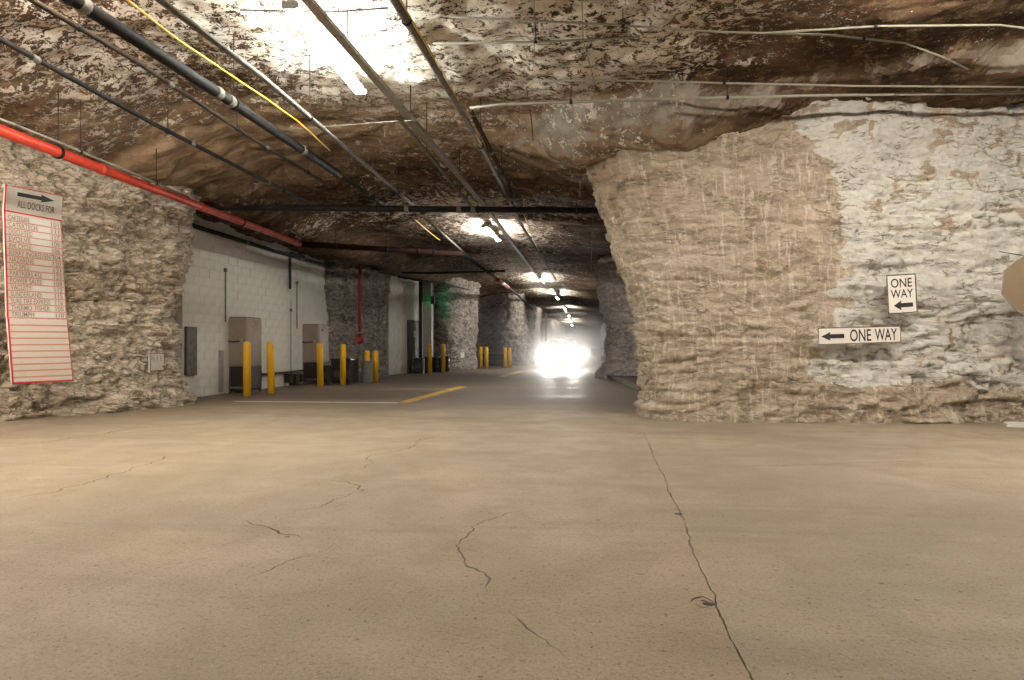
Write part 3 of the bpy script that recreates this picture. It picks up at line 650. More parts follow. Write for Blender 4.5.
# black pipe right across the mouth of the tunnel
p0, p1 = at_z(203, 207, 3.86), at_z(640, 211, 3.86)
overhead('cross_pipe', 'long black pipe crossing the mouth of the tunnel under the roof', 'pipe', [p0, lerp(p0, p1, .4), p1], .062, M['black_pipe'], (.42,.53,.56,.88,.9), (.15,.36,.57,.78,.93), n=14, coupmat=M['galv_dull'], ext1=.8)
overhead('cross_pipe', 'thin dark pipe crossing the roof above the far block wall', 'pipe', run_px((362,272,3.75),(430,273,3.75),(505,271,3.75)), .04, M['black_pipe'], (), (.2,.7))
overhead('cross_pipe', 'thin brown pipe along the roof over the far block wall', 'pipe', run_px((398,277,3.7),(440,283,3.7),(470,290,3.7)), .03, M['brown_pipe'], (), (.5,))
overhead('cross_pipe', 'dark pipe along the top of the near block wall', 'pipe', [(WX+.14, 13.3, 3.62), (WX+.14, 17, 3.6), (WX+.14, 21, 3.62)], .045, M['black_pipe'], (.3,.7), ())
# pale conduits and wires over the right half
overhead('conduit', 'long pale conduit across the roof just above the white rock', 'conduit', run_px((470,108,4.32),(500,104.5,4.35),(660,99,4.30),(840,95,4.42),(1024,92.5,4.45)), .020, M['conduit'], (.5,), (.12,.3,.75), ext1=4)
overhead('conduit', 'upper pale conduit running across the top of the picture', 'conduit', run_px((452,17,4.62),(600,24,4.62),(722,32,4.62),(765,33,4.62),(880,26,4.62),(1000,25,4.62),(1024,28,4.62)), .012, M['conduit'], (), (.2,.5,.8), ext1=3)
overhead('conduit', 'short pale conduit at top centre ending at the ceiling rock', 'conduit', run_px((433,43.5,4.62),(540,42,4.62),(640,37,4.62)), .012, M['conduit'], (), (.5,))
overhead('conduit', 'thin conduit branching down towards the right rock ledge', 'conduit', run_px((765,33,4.64),(830,35,4.64),(905,43,4.64),(940,56,4.6),(968,69,4.56)), .012, M['conduit'], (), (.4,))
overhead('conduit', 'thin bent conduit lying above the long pale one', 'conduit', run_px((527,96,4.5),(526,86,4.5),(533,81.5,4.5),(600,80,4.46),(720,83,4.44),(860,86,4.45),(1024,87,4.45)), .013, M['conduit'], (), (.3,), ext1=3)
overhead('wire', 'thin wire slanting over the near pipes to the dark grey pipe', 'wire', run_px((268,131,4.25),(370,123,4.25),(476,116,4.25)), .006, M['conduit'], n=5)
overhead('wire', 'thin rod across the roof at the near strip light', 'wire', run_px((240,10,4.66),(330,12,4.66),(388,8,4.66)), .008, M['brown_pipe'], n=6)
overhead('wire', 'pale wire hanging straight from the roof at top centre', 'wire', run_px((534,-30,4.66),(534,20,4.66),(534,58,4.66)), .006, M['conduit'], n=5)
overhead('wire', 'pale wire running down the roof to the pillar shoulder', 'wire', run_px((581,-25,4.66),(583,40,4.66),(594,80,4.6)) + [at_d(595, 128, 10.6), at_d(580, 165, 11.6), at_d(580, 196, 12.6)], .007, M['conduit'], n=5)
overhead('wire', 'short dark wire on the roof below the bent conduit', 'wire', run_px((530,110,4.4),(532,126,4.36),(533,141,4.3)), .006, M['brown_pipe'], n=5)
overhead('wire', 'thin hanging rod left of the second right-hand pillar', 'wire', [at_d(593, 214, 15.0), at_d(592, 240, 15.2), at_d(591, 270, 15.4)], .014, M['galv_dull'], n=6)
overhead('wire', 'brown drop rod from the bend at the top of the tunnel mouth', 'wire', [at_d(385, 127, 9.4), at_d(385, 150, 9.4)], .006, M['brown_pipe'], n=5)

# ------------------------------------------------------------------ bollards
def bollard(base_px, top_py, label, r=.082, lean=(0,0), d=None):
    x, y = fl(*base_px); dep = 751.3/(base_px[1]-HOR); h = (base_px[1]-top_py)*dep/FPX
    m = MB(); prof = [(r*1.0, 0), (r, h-.07), (r*.96, h-.035), (r*.80, h-.012), (r*.45, h), (.004, h+.004)]
    m.lathe(prof, n=20)
    for i, p in enumerate(m.v): m.v[i] = (p[0]+lean[0]*p[2], p[1]+lean[1]*p[2], p[2])
    o = m.build('bollard', M['bollard']); o.location = (x, y, 0)
    return tag(o, label, 'bollard', 'yellow bollards along the left side')
bollard((247,396), 341.5, 'yellow bollard in front of the nearer tan cabinet')
bollard((271.5,393.5), 342, 'yellow bollard just right of the nearer tan cabinet', lean=(-.03,.0))
bollard((320.5,387), 343, 'yellow bollard in front of the farther tan cabinet', lean=(-.02,0))
bollard((343,385), 344, 'yellow bollard in front of the black units by the red standpipe')
bollard((367,382.5), 350.5, 'left of the two close-set yellow bollards under the red standpipe')
bollard((375.5,382.2), 350.5, 'right of the two close-set yellow bollards under the red standpipe')
bollard((430,374), 344, 'yellow bollard standing left of the black barrels')
bollard((443.3,373), 344, 'yellow bollard standing right of the black barrels')
bollard((480.6,368.4), 347, 'first yellow bollard at the mouth of the dark recess', r=.10)
bollard((486.4,368.4), 347, 'second yellow bollard at the mouth of the dark recess', r=.10)
bollard((505,367.6), 347.5, 'third yellow bollard, left of the pair by the bright flank', r=.10)
bollard((509.4,367.6), 347.5, 'fourth yellow bollard, right of the pair by the bright flank', r=.10)
bollard((547,359.3), 347.5, 'faint distant yellow bollard under the thin red post', r=.16)

# ------------------------------------------------------------------ dock cabinets
def cabinet(x0, y0, w, l, h, label, foot=.62):
    """stands against the block wall; w out from the wall, l along it"""
    t = thing('dock_cabinet', label, 'cabinet', (x0, y0, 0), 0, 'tan cabinets along the block wall')
    MB().box((0, 0, foot), (w, l, h), .012).build('body', M['tan_steel'], t)
    MB().box((-.0, .03, h), (w-.02, l-.03, h+.02)).build('top_lip', M['dark_steel'], t)
    MB().box((.03, -.012, foot+.62), (w-.03, 0.002, h-.05), .004).build('upper_panel', M['tan_steel'], t)
    MB().box((.03, -.012, foot+.05), (w-.03, 0.002, foot+.56), .004).build('lower_panel', M['tan_steel'], t)
    MB().box((w-.002, .06, foot+.04), (w+.012, l-.06, h-.06), .004).build('side_panel', M['tan_steel'], t)
    MB().box((.03, .05, .05), (w-.05, l-.03, foot)).build('base_box', M['black'], t, 'black open base')
    MB().box((w-.05, .10, .10), (w, l, foot)).build('base_panel', M['dark_steel'], t)
    for (lx, ly) in ((0, 0), (w-.05, 0), (0, l-.05), (w-.05, l-.05)): MB().box((lx, ly, 0), (lx+.05, ly+.05, foot)).build('leg', M['dark_steel'], t)
    MB().box((0, -.02, .10), (w, .03, .15)).build('bottom_rail', M['galv_dull'], t)
    MB().tube([(.03, -.03, foot+.60), (.14, -.06, foot+.58), (w-.10, -.05, foot+.60)], .014, 8).build('hose', M['black'], t)
    MB().box((w-.13, -.07, foot+.55), (w-.06, 0, foot+.66), .006).build('switch_box', M['galv'], t)
    MB().tube([(w, l*.3, foot+.95), (w+.10, l*.3, foot+.95)], .03, 8).build('side_handle', M['steel_bright'], t)
    return t
q = at_x(228, 390, WX); c_y = q[1]
cabinet(WX, 15.0, .46, .74, 1.76, 'nearer tan steel cabinet on a black base against the block wall')
cabinet(WX, 19.05, .50, .80, 1.72, 'farther tan steel cabinet on a black base against the block wall')

def wall_pipe(name, label, pts, r, mat, cat='pipe', boxes=()):
    o = thing(name, label, cat, (0,0,0)); MB().tube(pts, r, 8).build('run', mat, o)
    for (c, s) in boxes: MB().box((c[0]-s*.5, c[1]-s*.5, c[2]-s*.7), (c[0]+s*.5, c[1]+s*.5, c[2]+s*.7), .006).build('fitting', mat, o)
    return o
def on_wall(px, py, out=.05):
    p = at_x(px, py, WX+.035+out); return tuple(p)
wall_pipe('wall_conduit', 'thin conduit rising from the nearer tan cabinet', [on_wall(225.5,268), on_wall(225.5,322)], .018, M['galv_dull'], boxes=[(on_wall(225.5,270), .06)])
p = on_wall(290, 289, .07); p2 = (p[0], p[1], at_x(290, 253, p[0])[2])
wall_pipe('wall_drain_pipe', 'black elbow pipe coming out high on the block wall', [p, (p[0], p[1], p2[2]-.08), (p[0]+.0, p[1]+.05, p2[2]), (p[0], p[1]+.9, p2[2]+.02)], .04, M['black'])
p = on_wall(297, 283); wall_pipe('wall_conduit', 'thin conduit rising above the farther tan cabinet', [p, (p[0], p[1], 1.6)], .018, M['galv_dull'], boxes=[(p, .06)])
p = on_wall(291, 300); wall_pipe('wall_conduit', 'hair-thin conduit under the black elbow pipe', [p, (p[0], p[1], .25)], .010, M['galv_dull'], boxes=[((p[0], p[1], 2.1), .06)])
p = on_wall(329.5, 262, .04); wall_pipe('wall_conduit', 'conduit down the far end of the block wall to a switch', [p, (p[0], p[1], 1.15)], .022, M['galv_dull'], boxes=[((p[0], p[1], 1.12), .12)])
wall_pipe('floor_pipe', 'low pipe along the wall between the two cabinets with a dark valve', [(WX+.12, 16.05, .38), (WX+.12, 17.6, .38), (WX+.12, 19.0, .40)], .022, M['brown_pipe'], boxes=[((WX+.14, 17.9, .22), .18), ((WX+.14, 18.25, .16), .22), ((WX+.16, 18.6, .2), .16)])
p = at_x(196, 351, WX+.06); zb, zt_ = at_x(196, 375, WX+.06)[2], at_x(196, 327, WX+.06)[2]
gp = MB().box((WX+.036, 13.25, zb), (WX+.10, 13.62, zt_), .008).build('dock_guard_plate', M['dark_steel']); tag(gp, 'tall dark grey plate on the block wall beside the left stone pillar', 'plate')
gp2 = MB().box((WX+.036, 14.55, .05), (WX+.075, 14.70, 1.0), .006).build('wall_strip', M['galv']); tag(gp2, 'short pale strip on the block wall left of the nearer cabinet', 'strip')

# black units and steel drum by the second pillar
def black_unit(cx, cy, w, l, h, label):
    t = thing('black_unit', label, 'dock unit', (cx, cy, 0))
    MB().box((-w/2, -l/2, .06), (w/2, l/2, h), .02).build('body', M['black'], t)
    MB().box((-w/2-.015, -l/2-.015, h-.05), (w/2+.015, l/2+.015, h), .01).build('lid', M['black_gloss'], t)
    for k in (-.3, 0, .3): MB().box((-w/2+.06, -l/2-.012, .2+h*.3*(k+.3)), (w/2-.06, -l/2, .26+h*.3*(k+.3))).build('rib', M['dark_steel'], t)
    for sx in (-1, 1): MB().box((sx*w*.36-.05, -l*.4, 0), (sx*w*.36+.05, l*.4, .07)).build('skid', M['dark_steel'], t)
    return t
x, y = fl(338, 385.3); black_unit(x-.08, y+.75, .58, .7, .74, 'black box unit behind the bollard by the red standpipe')
x, y = fl(328, 385.8); black_unit(x-.12, y+.2, .2, .34, .55, 'small black box beside the farther tan cabinet')
def drum(x, y, r, h, label, mat, nm='drum'):
    t = thing(nm, label, 'barrel', (x, y, 0))
    prof = [(r*.96, 0), (r, .02)]
    for k in (.33, .66): prof += [(r, h*k-.03), (r*1.035, h*k), (r, h*k+.03)]
    prof += [(r, h-.03), (r*1.03, h-.015), (r*1.03, h), (r*.97, h), (r*.95, h-.02), (.01, h-.02)]
    MB().lathe(prof, n=24).build('shell', mat, t)
    MB().lathe([(.03, h-.02), (.03, h+.005), (.001, h+.005)], c=(r*.5, 0, 0), n=10).build('bung', M['galv_dull'], t)
    return t
x, y = fl(356, 383.6); drum(x+.22, y+.35, .17, .66, 'steel drum right of the black box unit', M['galv_dull'], 'steel_drum')
x, y = fl(437.5, 372.2); drum(x, y+.05, .27, .62, 'black barrel between the two bollards at the grey pillar', M['black_gloss'])
x, y = fl(424.5, 372.8); black_unit(x-.02, y-.75, .36, .4, .62, 'black box left of the black barrel at the far block wall')
x, y = fl(446.5, 371.6); drum(x+.02, y+.0, .10, .66, 'slim black drum right of the black barrel', M['black_gloss'])
x, y = fl(493.5, 367.2); black_unit(x, y+.6, 1.15, .9, .68, 'dark box between the bollard pairs in the recess')

# red standpipe on the second pillar
p = at_d(360, 340, 21.9); p_top = at_d(360, 272, 21.9)
sp = thing('standpipe', 'dark red fire standpipe with a valve on the rough pillar', 'pipe', (p[0], p[1], 0))
MB().tube([(0, 0, p[2]), (0, 0, 3.72)], .055, 12).build('riser', M['red_dark'], sp)
MB().lathe([(.06, p[2]-.12), (.12, p[2]-.06), (.13, p[2]+.05), (.07, p[2]+.16)], n=14).build('valve_body', M['red_dark'], sp)
MB().lathe([(.06, -.02), (.09, 0), (.06, .02)], c=(.0, -.2, p[2]), n=12, axis='y').build('hand_wheel', M['red_pipe'], sp)
MB().tube([(0, 0, p[2]), (0, -.2, p[2])], .03, 8).build('valve_stem', M['red_dark'], sp)
for zz in (.45,): MB().tube([(0, 0, p[2]+zz), (0, 0, p[2]+zz+.06)], .07, 12).build('coupling', M['galv_dull'], sp)
MB().tube([(0, 0, p[2]+.20), (0, 0, p[2]+.28)], .068, 12).build('coupling', M['steel_bright'], sp)
MB().box((-.07, .02, 2.2), (.07, .55, 2.24)).build('bracket', M['galv_dull'], sp)

# far block wall: door, duct, downpipe
xw = lambda yy: -7.75 + (yy-25.0)*.6/2.9
yd = 26.95
dr = thing('door_1', 'narrow dark door in the far block wall', 'door', (xw(yd)+.04, yd, 0), math.radians(-11.7))
dr['kind'] = 'structure'; del dr['category']
MB().box((0, -.42, 0), (.05, .42, 2.06), .006).build('leaf', M['door_dark'], dr); MB().box((-.01, -.50, 0), (.03, -.42, 2.14)).build('frame', M['dark_steel'], dr); MB().box((-.01, .42, 0), (.03, .50, 2.14)).build('frame', M['dark_steel'], dr)
MB().box((-.01, -.50, 2.06), (.03, .50, 2.14)).build('frame', M['dark_steel'], dr); MB().box((.05, -.08, 1.45), (.056, .12, 1.72), .002).build('notice', M['galv'], dr); MB().tube([(.06, .32, 1.0), (.12, .32, 1.0), (.12, .22, 1.0)], .012, 6).build('handle', M['steel_bright'], dr)
p = at_d(428, 360, 27.8)
dc = thing('air_duct', 'pale upright air duct at the end of the far block wall', 'duct', (p[0], p[1], 0))
MB().box((-.18, -.18, .66), (.18, .18, 2.95), .01).build('lower_section', M['duct'], dc); MB().box((-.20, -.20, 2.95), (.17, .2, 3.68), .01).build('upper_section', M['galv_dull'], dc); MB().box((-.21, -.21, 2.9), (.21, .21, 2.98)).build('flange', M['galv_dull'], dc)
MB().box((-.12, -.12, 0), (.12, .12, .66)).build('stand', M['dark_steel'], dc)
p = at_d(420.5, 360, 27.6); dp = MB().tube([(p[0], p[1], 0), (p[0], p[1], 3.7)], .07, 10).build('downpipe', M['black']); tag(dp, 'black downpipe left of the pale air duct', 'pipe')
# dock signal whose lenses shine green and red on the third pillar
p = at_d(433, 300, 27.3)
sg = thing('dock_signal', 'small dock signal lamp beside the duct shining green on the rock', 'signal light', tuple(p))
MB().box((-.07, -.10, -.16), (.07, .06, .16), .01).build('case', M['black'], sg)
MB().lathe([(.045, .015), (.045, 0), (.02, -.01)], c=(0, .075, .02), n=12, axis='y').build('lens', emit('green_lens', (.02, 1, .35), 25), sg, 'green lens')
lg = bpy.data.lights.new('dock_signal_green', 'SPOT'); lg.energy = 30; lg.color = (.02, 1, .45); lg.spot_size = 1.3; lg.spot_blend = .8; lg.shadow_soft_size = .04
lo = link(bpy.data.objects.new('green_beam', lg), sg); lo.location = (.06, .14, .02); lo.rotation_euler = Vector((.35, .92, .0)).to_track_quat('-Z', 'Y').to_euler()

# ------------------------------------------------------------------ lettering
def text_geo(s, bold=0.0):
    cu = bpy.data.curves.new('t', 'FONT'); cu.body = s; cu.fill_mode = 'FRONT'; cu.resolution_u = 3; cu.offset = bold
    o = bpy.data.objects.new('t', cu); COL.objects.link(o); dg = bpy.context.evaluated_depsgraph_get()
    me = bpy.data.meshes.new_from_object(o.evaluated_get(dg))
    v = np.array([x.co[:2] for x in me.vertices]); f = [tuple(p.vertices) for p in me.polygons]
    bpy.data.objects.remove(o); bpy.data.curves.remove(cu); bpy.data.meshes.remove(me)
    if len(v): lo, hi = v.min(0), v.max(0); v = (v-lo)/(hi-lo)
    return v, f
class Panel:
    """flat board given by its four corners tl tr br bl; u to the right, v down"""
    def __init__(s, tl, tr, br, bl):
        s.c = [Vector(map(float, p)) for p in (tl, tr, br, bl)]; s.n = (s.c[1]-s.c[0]).cross(s.c[0]-s.c[3]).normalized()
        if s.n.dot(Vector((0, 0, CAMH)) - s.c[0]) < 0: s.n = -s.n
    def p(s, u, v, off=0.0):
        a = s.c[0].lerp(s.c[1], u); b = s.c[3].lerp(s.c[2], u); return a.lerp(b, v) + s.n*off
    def board(s, name, mat, parent, t=.006, label=None):
        m = MB(); f = [s.p(0,0), s.p(1,0), s.p(1,1), s.p(0,1)]; b = [q - s.n*t for q in f]
        return m.add(f+b, [(3,2,1,0),(4,5,6,7),(0,1,5,4),(1,2,6,5),(2,3,7,6),(3,0,4,7)]).build(name, mat, parent, label)
    def rect(s, m, u0, v0, u1, v1, off=.002):
        return m.add([s.p(u0,v0,off), s.p(u0,v1,off), s.p(u1,v1,off), s.p(u1,v0,off)], [(0,1,2,3)])
    def poly(s, m, pts, off=.002): return m.add([s.p(u, v, off) for u, v in pts], [tuple(range(len(pts)))])
    def text(s, m, st, u0, v0, u1, v1, bold=0.0, off=.002):
        v, f = text_geo(st, bold); return m.add([s.p(u0+(u1-u0)*x, v1+(v0-v1)*y, off) for x, y in v], f)
def arrow(p, m, u0, u1, vc, hw, hh, head, left=True):
    q = [(u0, vc), (u0+head, vc-hh), (u0+head*.92, vc-hw), (u1, vc-hw), (u1, vc+hw), (u0+head*.92, vc+hw), (u0+head, vc+hh)]
    if not left: q = [(u0+u1-a, b) for a, b in q]
    return p.poly(m, q)
def frame(p, m, wu, wv, i=0.0):
    for r in ((i,i,1-i,i+wv), (i,1-i-wv,1-i,1-i), (i,i,i+wu,1-i), (1-i-wu,i,1-i,1-i)): p.rect(m, *r, off=.0015)

# one-way signs on the white rock: boards hung a little proud of the stone
def rock_front(px, py, d0=9.3): return at_d(px, py, d0)
D1 = 9.55
s1 = thing('one_way_sign', 'upright ONE WAY sign with the arrow beneath the words', 'sign')
P1 = Panel(at_d(886.2, 275.2, D1), at_d(915.5, 273.4, D1), at_d(917.6, 312.3, D1), at_d(888.2, 314.6, D1))
P1.board('board', M['sign_white'], s1, .005); m = MB(); frame(P1, m, .035, .026, .0); m.build('border', M['ink'], s1)
m = MB(); P1.text(m, 'ONE', .14, .10, .86, .335, .012); P1.text(m, 'WAY', .12, .385, .88, .60, .012); m.build('lettering', M['ink'], s1)
m = MB(); arrow(P1, m, .20, .86, .79, .055, .13, .27); m.build('arrow', M['ink'], s1)
for u, v in ((.5, .05), (.5, .95)):
    a = P1.p(u, v, .004); MB().tube([a, a - P1.n*.55], .006, 6).build('bolt', M['galv_dull'], s1)
s2 = thing('one_way_sign', 'long low ONE WAY sign with the arrow left of the words', 'sign')
P2 = Panel(at_d(818, 328, D1), at_d(900.5, 326, D1), at_d(901, 342.2, D1), at_d(818.3, 344.8, D1))
P2.board('board', M['sign_white'], s2, .005); m = MB(); frame(P2, m, .008, .04); m.build('border', M['ink'], s2)
m = MB(); P2.text(m, 'ONE', .385, .13, .64, .87, .012); P2.text(m, 'WAY', .685, .13, .955, .87, .012); m.build('lettering', M['ink'], s2)
m = MB(); arrow(P2, m, .035, .315, .52, .13, .27, .115); m.build('arrow', M['ink'], s2)
for u in (.12, .88):
    a = P2.p(u, .5, .004); MB().tube([a, a - P2.n*.55], .006, 6).build('bolt', M['galv_dull'], s2)

# tall dock directory on the left pillar
ds = thing('dock_directory_sign', 'tall red-edged dock directory sign on the left stone pillar', 'sign')
XA, XB, XC, XD = -7.72, -7.72, -7.86, -7.86
H = Panel(at_x(5.3, 184.5, XA), at_x(62.3, 195.5, XA), at_x(61.3, 221.5, XB), at_x(3.6, 211, XB))
Lp = Panel(at_x(3.6, 211, XB), at_x(60.8, 221.5, XB), at_x(66.6, 319.2, XC), at_x(6.8, 318, XC))
Bp = Panel(at_x(7.2, 318.2, XC+.03), at_x(67.4, 319.6, XC+.03), at_x(73.4, 381.2, XD), at_x(12, 384.2, XD))
H.board('header_board', M['sign_header'], ds, .02); Lp.board('list_board', M['sign_cream'], ds, .02); Bp.board('lower_board', M['sign_cream'], ds, .02)
m = MB(); arrow(H, m, .20, .86, .27, .075, .155, .26, left=False); m.build('arrow', M['ink'], ds)
m = MB(); H.text(m, 'ALL DOCKS FOR', .21, .50, .86, .76, .0); m.build('lettering', M['ink'], ds, 'black ALL DOCKS FOR lettering')
m = MB(); H.rect(m, 0, .945, 1, 1); H.rect(m, 0, 0, .025, 1); H.rect(m, 0, 0, 1, .03)
for pn in (Lp, Bp): pn.rect(m, 0, 0, .028, 1)
Bp.rect(m, 0, .97, 1, 1); Bp.rect(m, .985, 0, 1, 1); m.build('red_edge', M['sign_red'], ds)
rows = [('CARTESIAN', '101', .36), ('CATERTECH', '111', .50), ('DOCU-TEC', '117', .40), ('EVOLVE', '109', .37), ('INK CYCLE', '106', .38), ('KERRY INGREDIENTS', '104', .80), ('NAZARENE', '120', .41),
        ('NO SPILL', '121', .34), ('PARTNERS 4 U', '123', .53), ('POWER SALES', '108', .53), ('VACUITY', '112', .36), ('SUNDERLAND', '115', .52), ('SURE-TIRE EXPRESS', '116', .66), ('THERMO  FISHER', '100', .65), ('TRIUMPH', '110', .38)]
rm, tm, wm = MB(), MB(), MB()
for i, (nm, no, w) in enumerate(rows):
    v0 = .012 + i*.0655; v1 = v0 + .0655
    Lp.rect(rm, .03, v1-.005, 1, v1+.005, .0012)
    Lp.text(tm, nm, .07, v0+.010, .05+w, v1-.008, .004); Lp.text(tm, no, .81, v0+.010, .95, v1-.008, .004)
    Lp.rect(wm, .08+w, v0+.008, .78, v1-.009, .0008)
Lp.rect(rm, .985, 0, 1, 1, .0012)
for i in range(1, 10): Bp.rect(rm, .03, i*.1-.012, .99, i*.1+.012, .0012)
rm.build('ruled_lines', M['sign_rule'], ds); tm.build('name_lettering', M['ink_faded'], ds); wm.build('blank_strips', M['sign_white'], ds)
for pn, vv in ((H, .2), (Lp, .5), (Bp, .5)):
    for u in (.1, .9):
        a = pn.p(u, vv, -.02); MB().tube([a, a - pn.n*.75], .012, 6).build('standoff', M['galv_dull'], ds)

# small plaque low on the left pillar
pq = thing('dock_number_plaque', 'small pale number plaque low on the left stone pillar', 'sign')
PX_ = -7.74
Q = Panel(at_x(149.5, 353, PX_), at_x(164.5, 353, PX_), at_x(164.5, 370.5, PX_), at_x(150, 371.5, PX_))
Q.board('board', M['sign_header'], pq, .03)
m = MB(); Q.text(m, 'N', .12, .14, .30, .44, .01); Q.text(m, '1', .46, .14, .52, .44, .01); Q.text(m, '1', .72, .14, .78, .44, .01); m.build('lettering', M['ink_faded'], pq)
m = MB(); frame(Q, m, .05, .04); m.build('border', M['red_dark'], pq)
for u in (.2, .8):
    a = Q.p(u, .5, -.03); MB().tube([a, a - Q.n*.35], .01, 6).build('standoff', M['galv_dull'], pq)
# small plaque on the third pillar
pl = thing('pillar_plaque', 'tiny pale plaque on the grey pillar right of the barrels', 'sign')
Q = Panel(at_d(460.5, 352, 29.0), at_d(464.5, 352, 29.3), at_d(464.5, 358, 29.3), at_d(460.5, 358, 29.0)); Q.board('board', M['sign_white'], pl, .02); m = MB(); frame(Q, m, .06, .06); m.build('border', M['galv'], pl)
a = Q.p(.5, .5, -.02); MB().tube([a, a - Q.n*.6], .015, 6).build('standoff', M['galv_dull'], pl)

# octagonal sign seen from behind at the right edge, on its post
c = at_d(1034.5, 284.5, 9.0)
st = thing('octagonal_sign', 'bare brown back of an octagonal sign at the right edge', 'sign', (c[0], c[1], 0), YAW + math.radians(-12))
R_ = .405; zc_ = float(c[2])
oc = [(R_*math.cos(math.radians(22.5+45*k-5)), zc_ + R_*math.sin(math.radians(22.5+45*k-5))) for k in range(8)]
MB().prism(oc, -.003, .003, 'y').build('plate', M['sign_back'], st)
rim = MB().tube([(x, -.004, z) for x, z in oc + [oc[0]]], .007, 6); rim.build('rim', M['galv'], st)
MB().tube([(.10, .04, 0), (.10, .04, zc_+.34)], .03, 10).build('post', M['galv'], st)
MB().box((-.02, .004, zc_+.16), (.22, .03, zc_+.20)).build('brace', M['galv_dull'], st); MB().box((-.02, .004, zc_-.2), (.22, .03, zc_-.16)).build('brace', M['galv_dull'], st)
MB().tube([(-.36, .12, zc_+.46), (.0, .06, zc_+.37), (.3, .04, zc_+.33)], .006, 6).build('tie_rod', M['black'], st)
pad = fl(1038, 427); pd = MB().prism([(pad[0]-.42, pad[1]-.05), (pad[0]+.6, pad[1]-.4), (pad[0]+.7, pad[1]+.35), (pad[0]-.3, pad[1]+.25)], 0, .04).build('white_base_pad', M['white_paint'])
tag(pd, 'white painted pad on the floor at the right edge', 'pad')

# ------------------------------------------------------------------ distant bits
bx = at_d(597.5, 360, 50); bd = thing('notice_board', 'small pale board on yellow legs far down on the right', 'board', (bx[0], bx[1], 0), YAW)
MB().box((-.46, -.02, .38), (.46, .02, .92), .006).build('panel', M['sign_header'], bd)
for sx in (-.3, .1): MB().tube([(sx, .03, 0), (sx, .03, .5)], .05, 8).build('leg', M['bollard'], bd)
bx2 = at_d(602, 360, 51); black_unit(bx2[0]+.25, bx2[1]-.6, .7, .7, .95, 'dark bin beside the small far board')
p = at_d(546, 340, 56); rp = thing('red_post', 'thin red fire main riser far down on the left', 'pipe', (p[0], p[1], 0))
MB().tube([(0,0,0), (0,0,3.55), (.12,0,3.68)], .07, 8).build('riser', M['red_dark'], rp); MB().tube([(0,0,3.68), (3.4,-.6,3.72)], .09, 8).build('cross_arm', M['galv'], rp); MB().lathe([(.16,1.2),(.2,1.3),(.16,1.4)], n=10).build('coupling', M['red_dark'], rp)

# ------------------------------------------------------------------ oncoming car with headlights on
CARD = 33.0
cp = at_d(561.5, 360, CARD)
car = thing('car', 'oncoming car hidden in the glare of its headlights', 'car', (cp[0], cp[1], 0), math.atan2(-cp[0], cp[1])*1.0)
M['car_paint'] = worn('silver_car_paint', (.34,.34,.35), (.3,.3,.31), .25, .5); M['glass'] = worn('tinted_glass', (.03,.035,.04), None, .08, 0, bump=0)
M['tyre'] = worn('tyre', (.02,.02,.02), None, .8)
secs = [(0.0, .62, .30, .62, .62), (.12, .80, .26, .74, .74), (.5, .87, .24, .86, .80), (1.25, .90, .24, .96, .84), (1.3, .90, .24, .98, .84), (3.2, .90, .24, 1.02, .86), (4.1, .88, .26, 1.04, .86), (4.55, .80, .30, .98, .84), (4.6, .70, .36, .9, .8)]
v = []; n = 12
for y, hw, zb, zt, sh in secs:
    v += [(-hw*.9,y,zb),(hw*.9,y,zb),(hw,y,zb+.12),(hw,y,(zb+zt)/2),(hw*.985,y,sh*.93),(hw*.9,y,zt*.985),(hw*.5,y,zt),(0,y,zt*1.01),(-hw*.5,y,zt),(-hw*.9,y,zt*.985),(-hw*.985,y,sh*.93),(-hw,y,(zb+zt)/2)]
f = [(i*n+k, i*n+(k+1)%n, (i+1)*n+(k+1)%n, (i+1)*n+k) for i in range(len(secs)-1) for k in range(n)] + [tuple(range(n-1,-1,-1)), tuple(range((len(secs)-1)*n, len(secs)*n))]
MB().add(v, f, True).build('body', M['car_paint'], car)
cs = [(1.3, .80, .95), (2.0, .64, 1.42), (3.3, .62, 1.44), (4.2, .74, 1.0)]
v = []
for y, hw, z in cs: v += [(-hw-.06 if z > 1.2 else -hw, y, .95), (-hw, y, z), (0, y, z+.02), (hw, y, z), (hw+.06 if z > 1.2 else hw, y, .95)]
MB().add(v, [(i*5+k, (i+1)*5+k, (i+1)*5+k+1, i*5+k+1) for i in range(3) for k in range(4)], True).build('cabin', M['car_paint'], car)
MB().add([(-.74,1.36,1.02),(.74,1.36,1.02),(.60,1.95,1.40),(-.60,1.95,1.40)], [(0,1,2,3)]).build('windscreen', M['glass'], car)
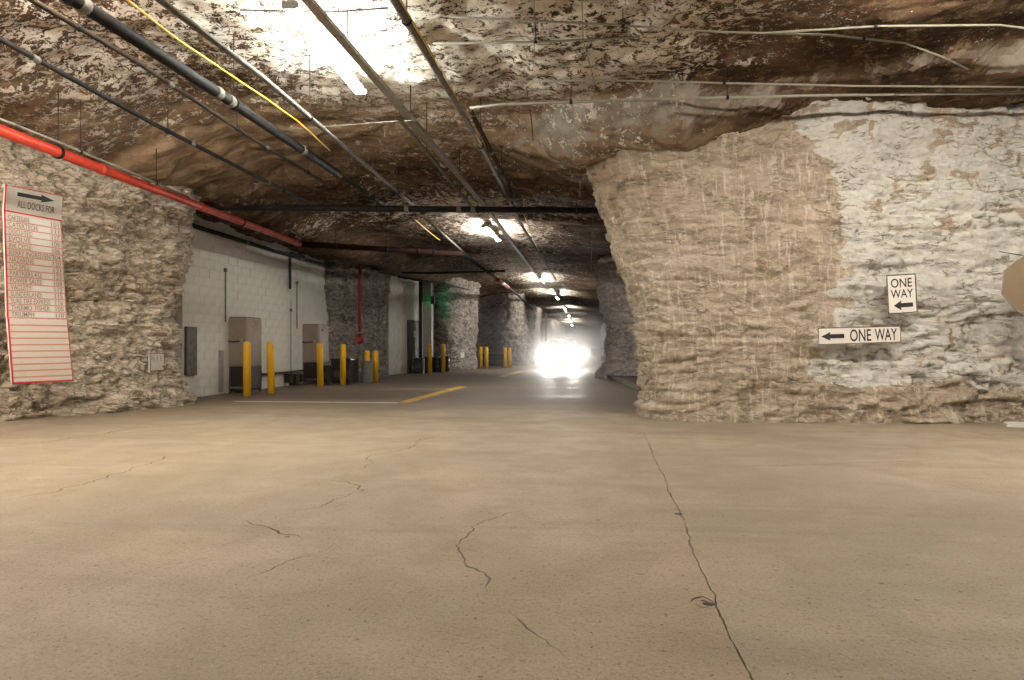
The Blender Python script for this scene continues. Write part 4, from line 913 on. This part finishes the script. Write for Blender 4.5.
for s in (-1, 1):
    MB().add([(s*.815,1.65,1.06),(s*.82,3.8,1.08),(s*.69,3.2,1.38),(s*.69,2.1,1.37)], [(0,1,2,3)]).build('side_window', M['glass'], car)
    MB().box((s*.95-.08, 1.42, .98), (s*.95+.08, 1.52, 1.12), .02).build('mirror', M['car_paint'], car)
    for wy in (.85, 3.6):
        w = MB().lathe([(.05,-.1),(.22,-.11),(.31,-.09),(.325,0),(.31,.09),(.22,.11),(.05,.1)], c=(s*.80, wy, .325), n=20, axis='x').build('wheel', M['tyre'], car)
        MB().lathe([(.02,-.02),(.2,-.015),(.2,.015),(.02,.02)], c=(s*.905, wy, .325), n=14, axis='x').build('hub', M['steel_bright'], w)
MB().box((-.5, -.02, .40), (.5, .04, .54), .01).build('grille', M['black'], car); MB().box((-.26, -.03, .30), (.26, -.01, .40)).build('number_plate', M['sign_white'], car)
for s in (-1, 1):
    hl = MB().lathe([(.02,.03),(.10,.02),(.125,-.02),(.12,-.06)], c=(s*.60, -.0, .64), n=18, axis='y').build('headlight', emit('headlight_glow', (1, .98, .94), 260), car, 'blazing white headlight')
    sl = bpy.data.lights.new('headlight_beam', 'SPOT'); sl.energy = HEADLIGHT; sl.color = (1, .94, .86); sl.spot_size = math.radians(44); sl.spot_blend = 1.0; sl.shadow_soft_size = .10
    so = link(bpy.data.objects.new('headlight_beam', sl), car); so.location = (s*.60, -.12, .64); so.rotation_euler = Vector((0, -1, -.035)).to_track_quat('-Z', 'Y').to_euler()

# ------------------------------------------------------------------ exhaust haze in the far tunnel
t = NT('exhaust_haze'); t.t.nodes.remove(t.b)
pv = t.n('ShaderNodeVolumeScatter'); pv.inputs['Color'].default_value = (.95, .93, .90, 1); v = t.obj(); sx = t.n('ShaderNodeSeparateXYZ'); t.t.links.new(v, sx.inputs[0])
ex = t.math('MULTIPLY', t.ramp(sx.outputs[0], -7.5, -3.0), t.ramp(sx.outputs[0], 2.6, .2)); ey = t.ramp(sx.outputs[1], 23.5, 31); ez = t.ramp(sx.outputs[2], 3.3, 1.6)
t.set(pv.inputs['Density'], t.math('MULTIPLY', t.math('MULTIPLY', ex, ey), t.math('MULTIPLY', ez, HAZE))); pv.inputs['Anisotropy'].default_value = .80
t.t.links.new(pv.outputs[0], t.out.inputs['Volume'])
hz = MB().box((-7.5, 23.5, .01), (2.6, 112, 3.3)).build('exhaust_haze', t.m); hz['kind'] = 'stuff'; tag(hz, 'thin exhaust haze hanging in the far tunnel', 'haze')
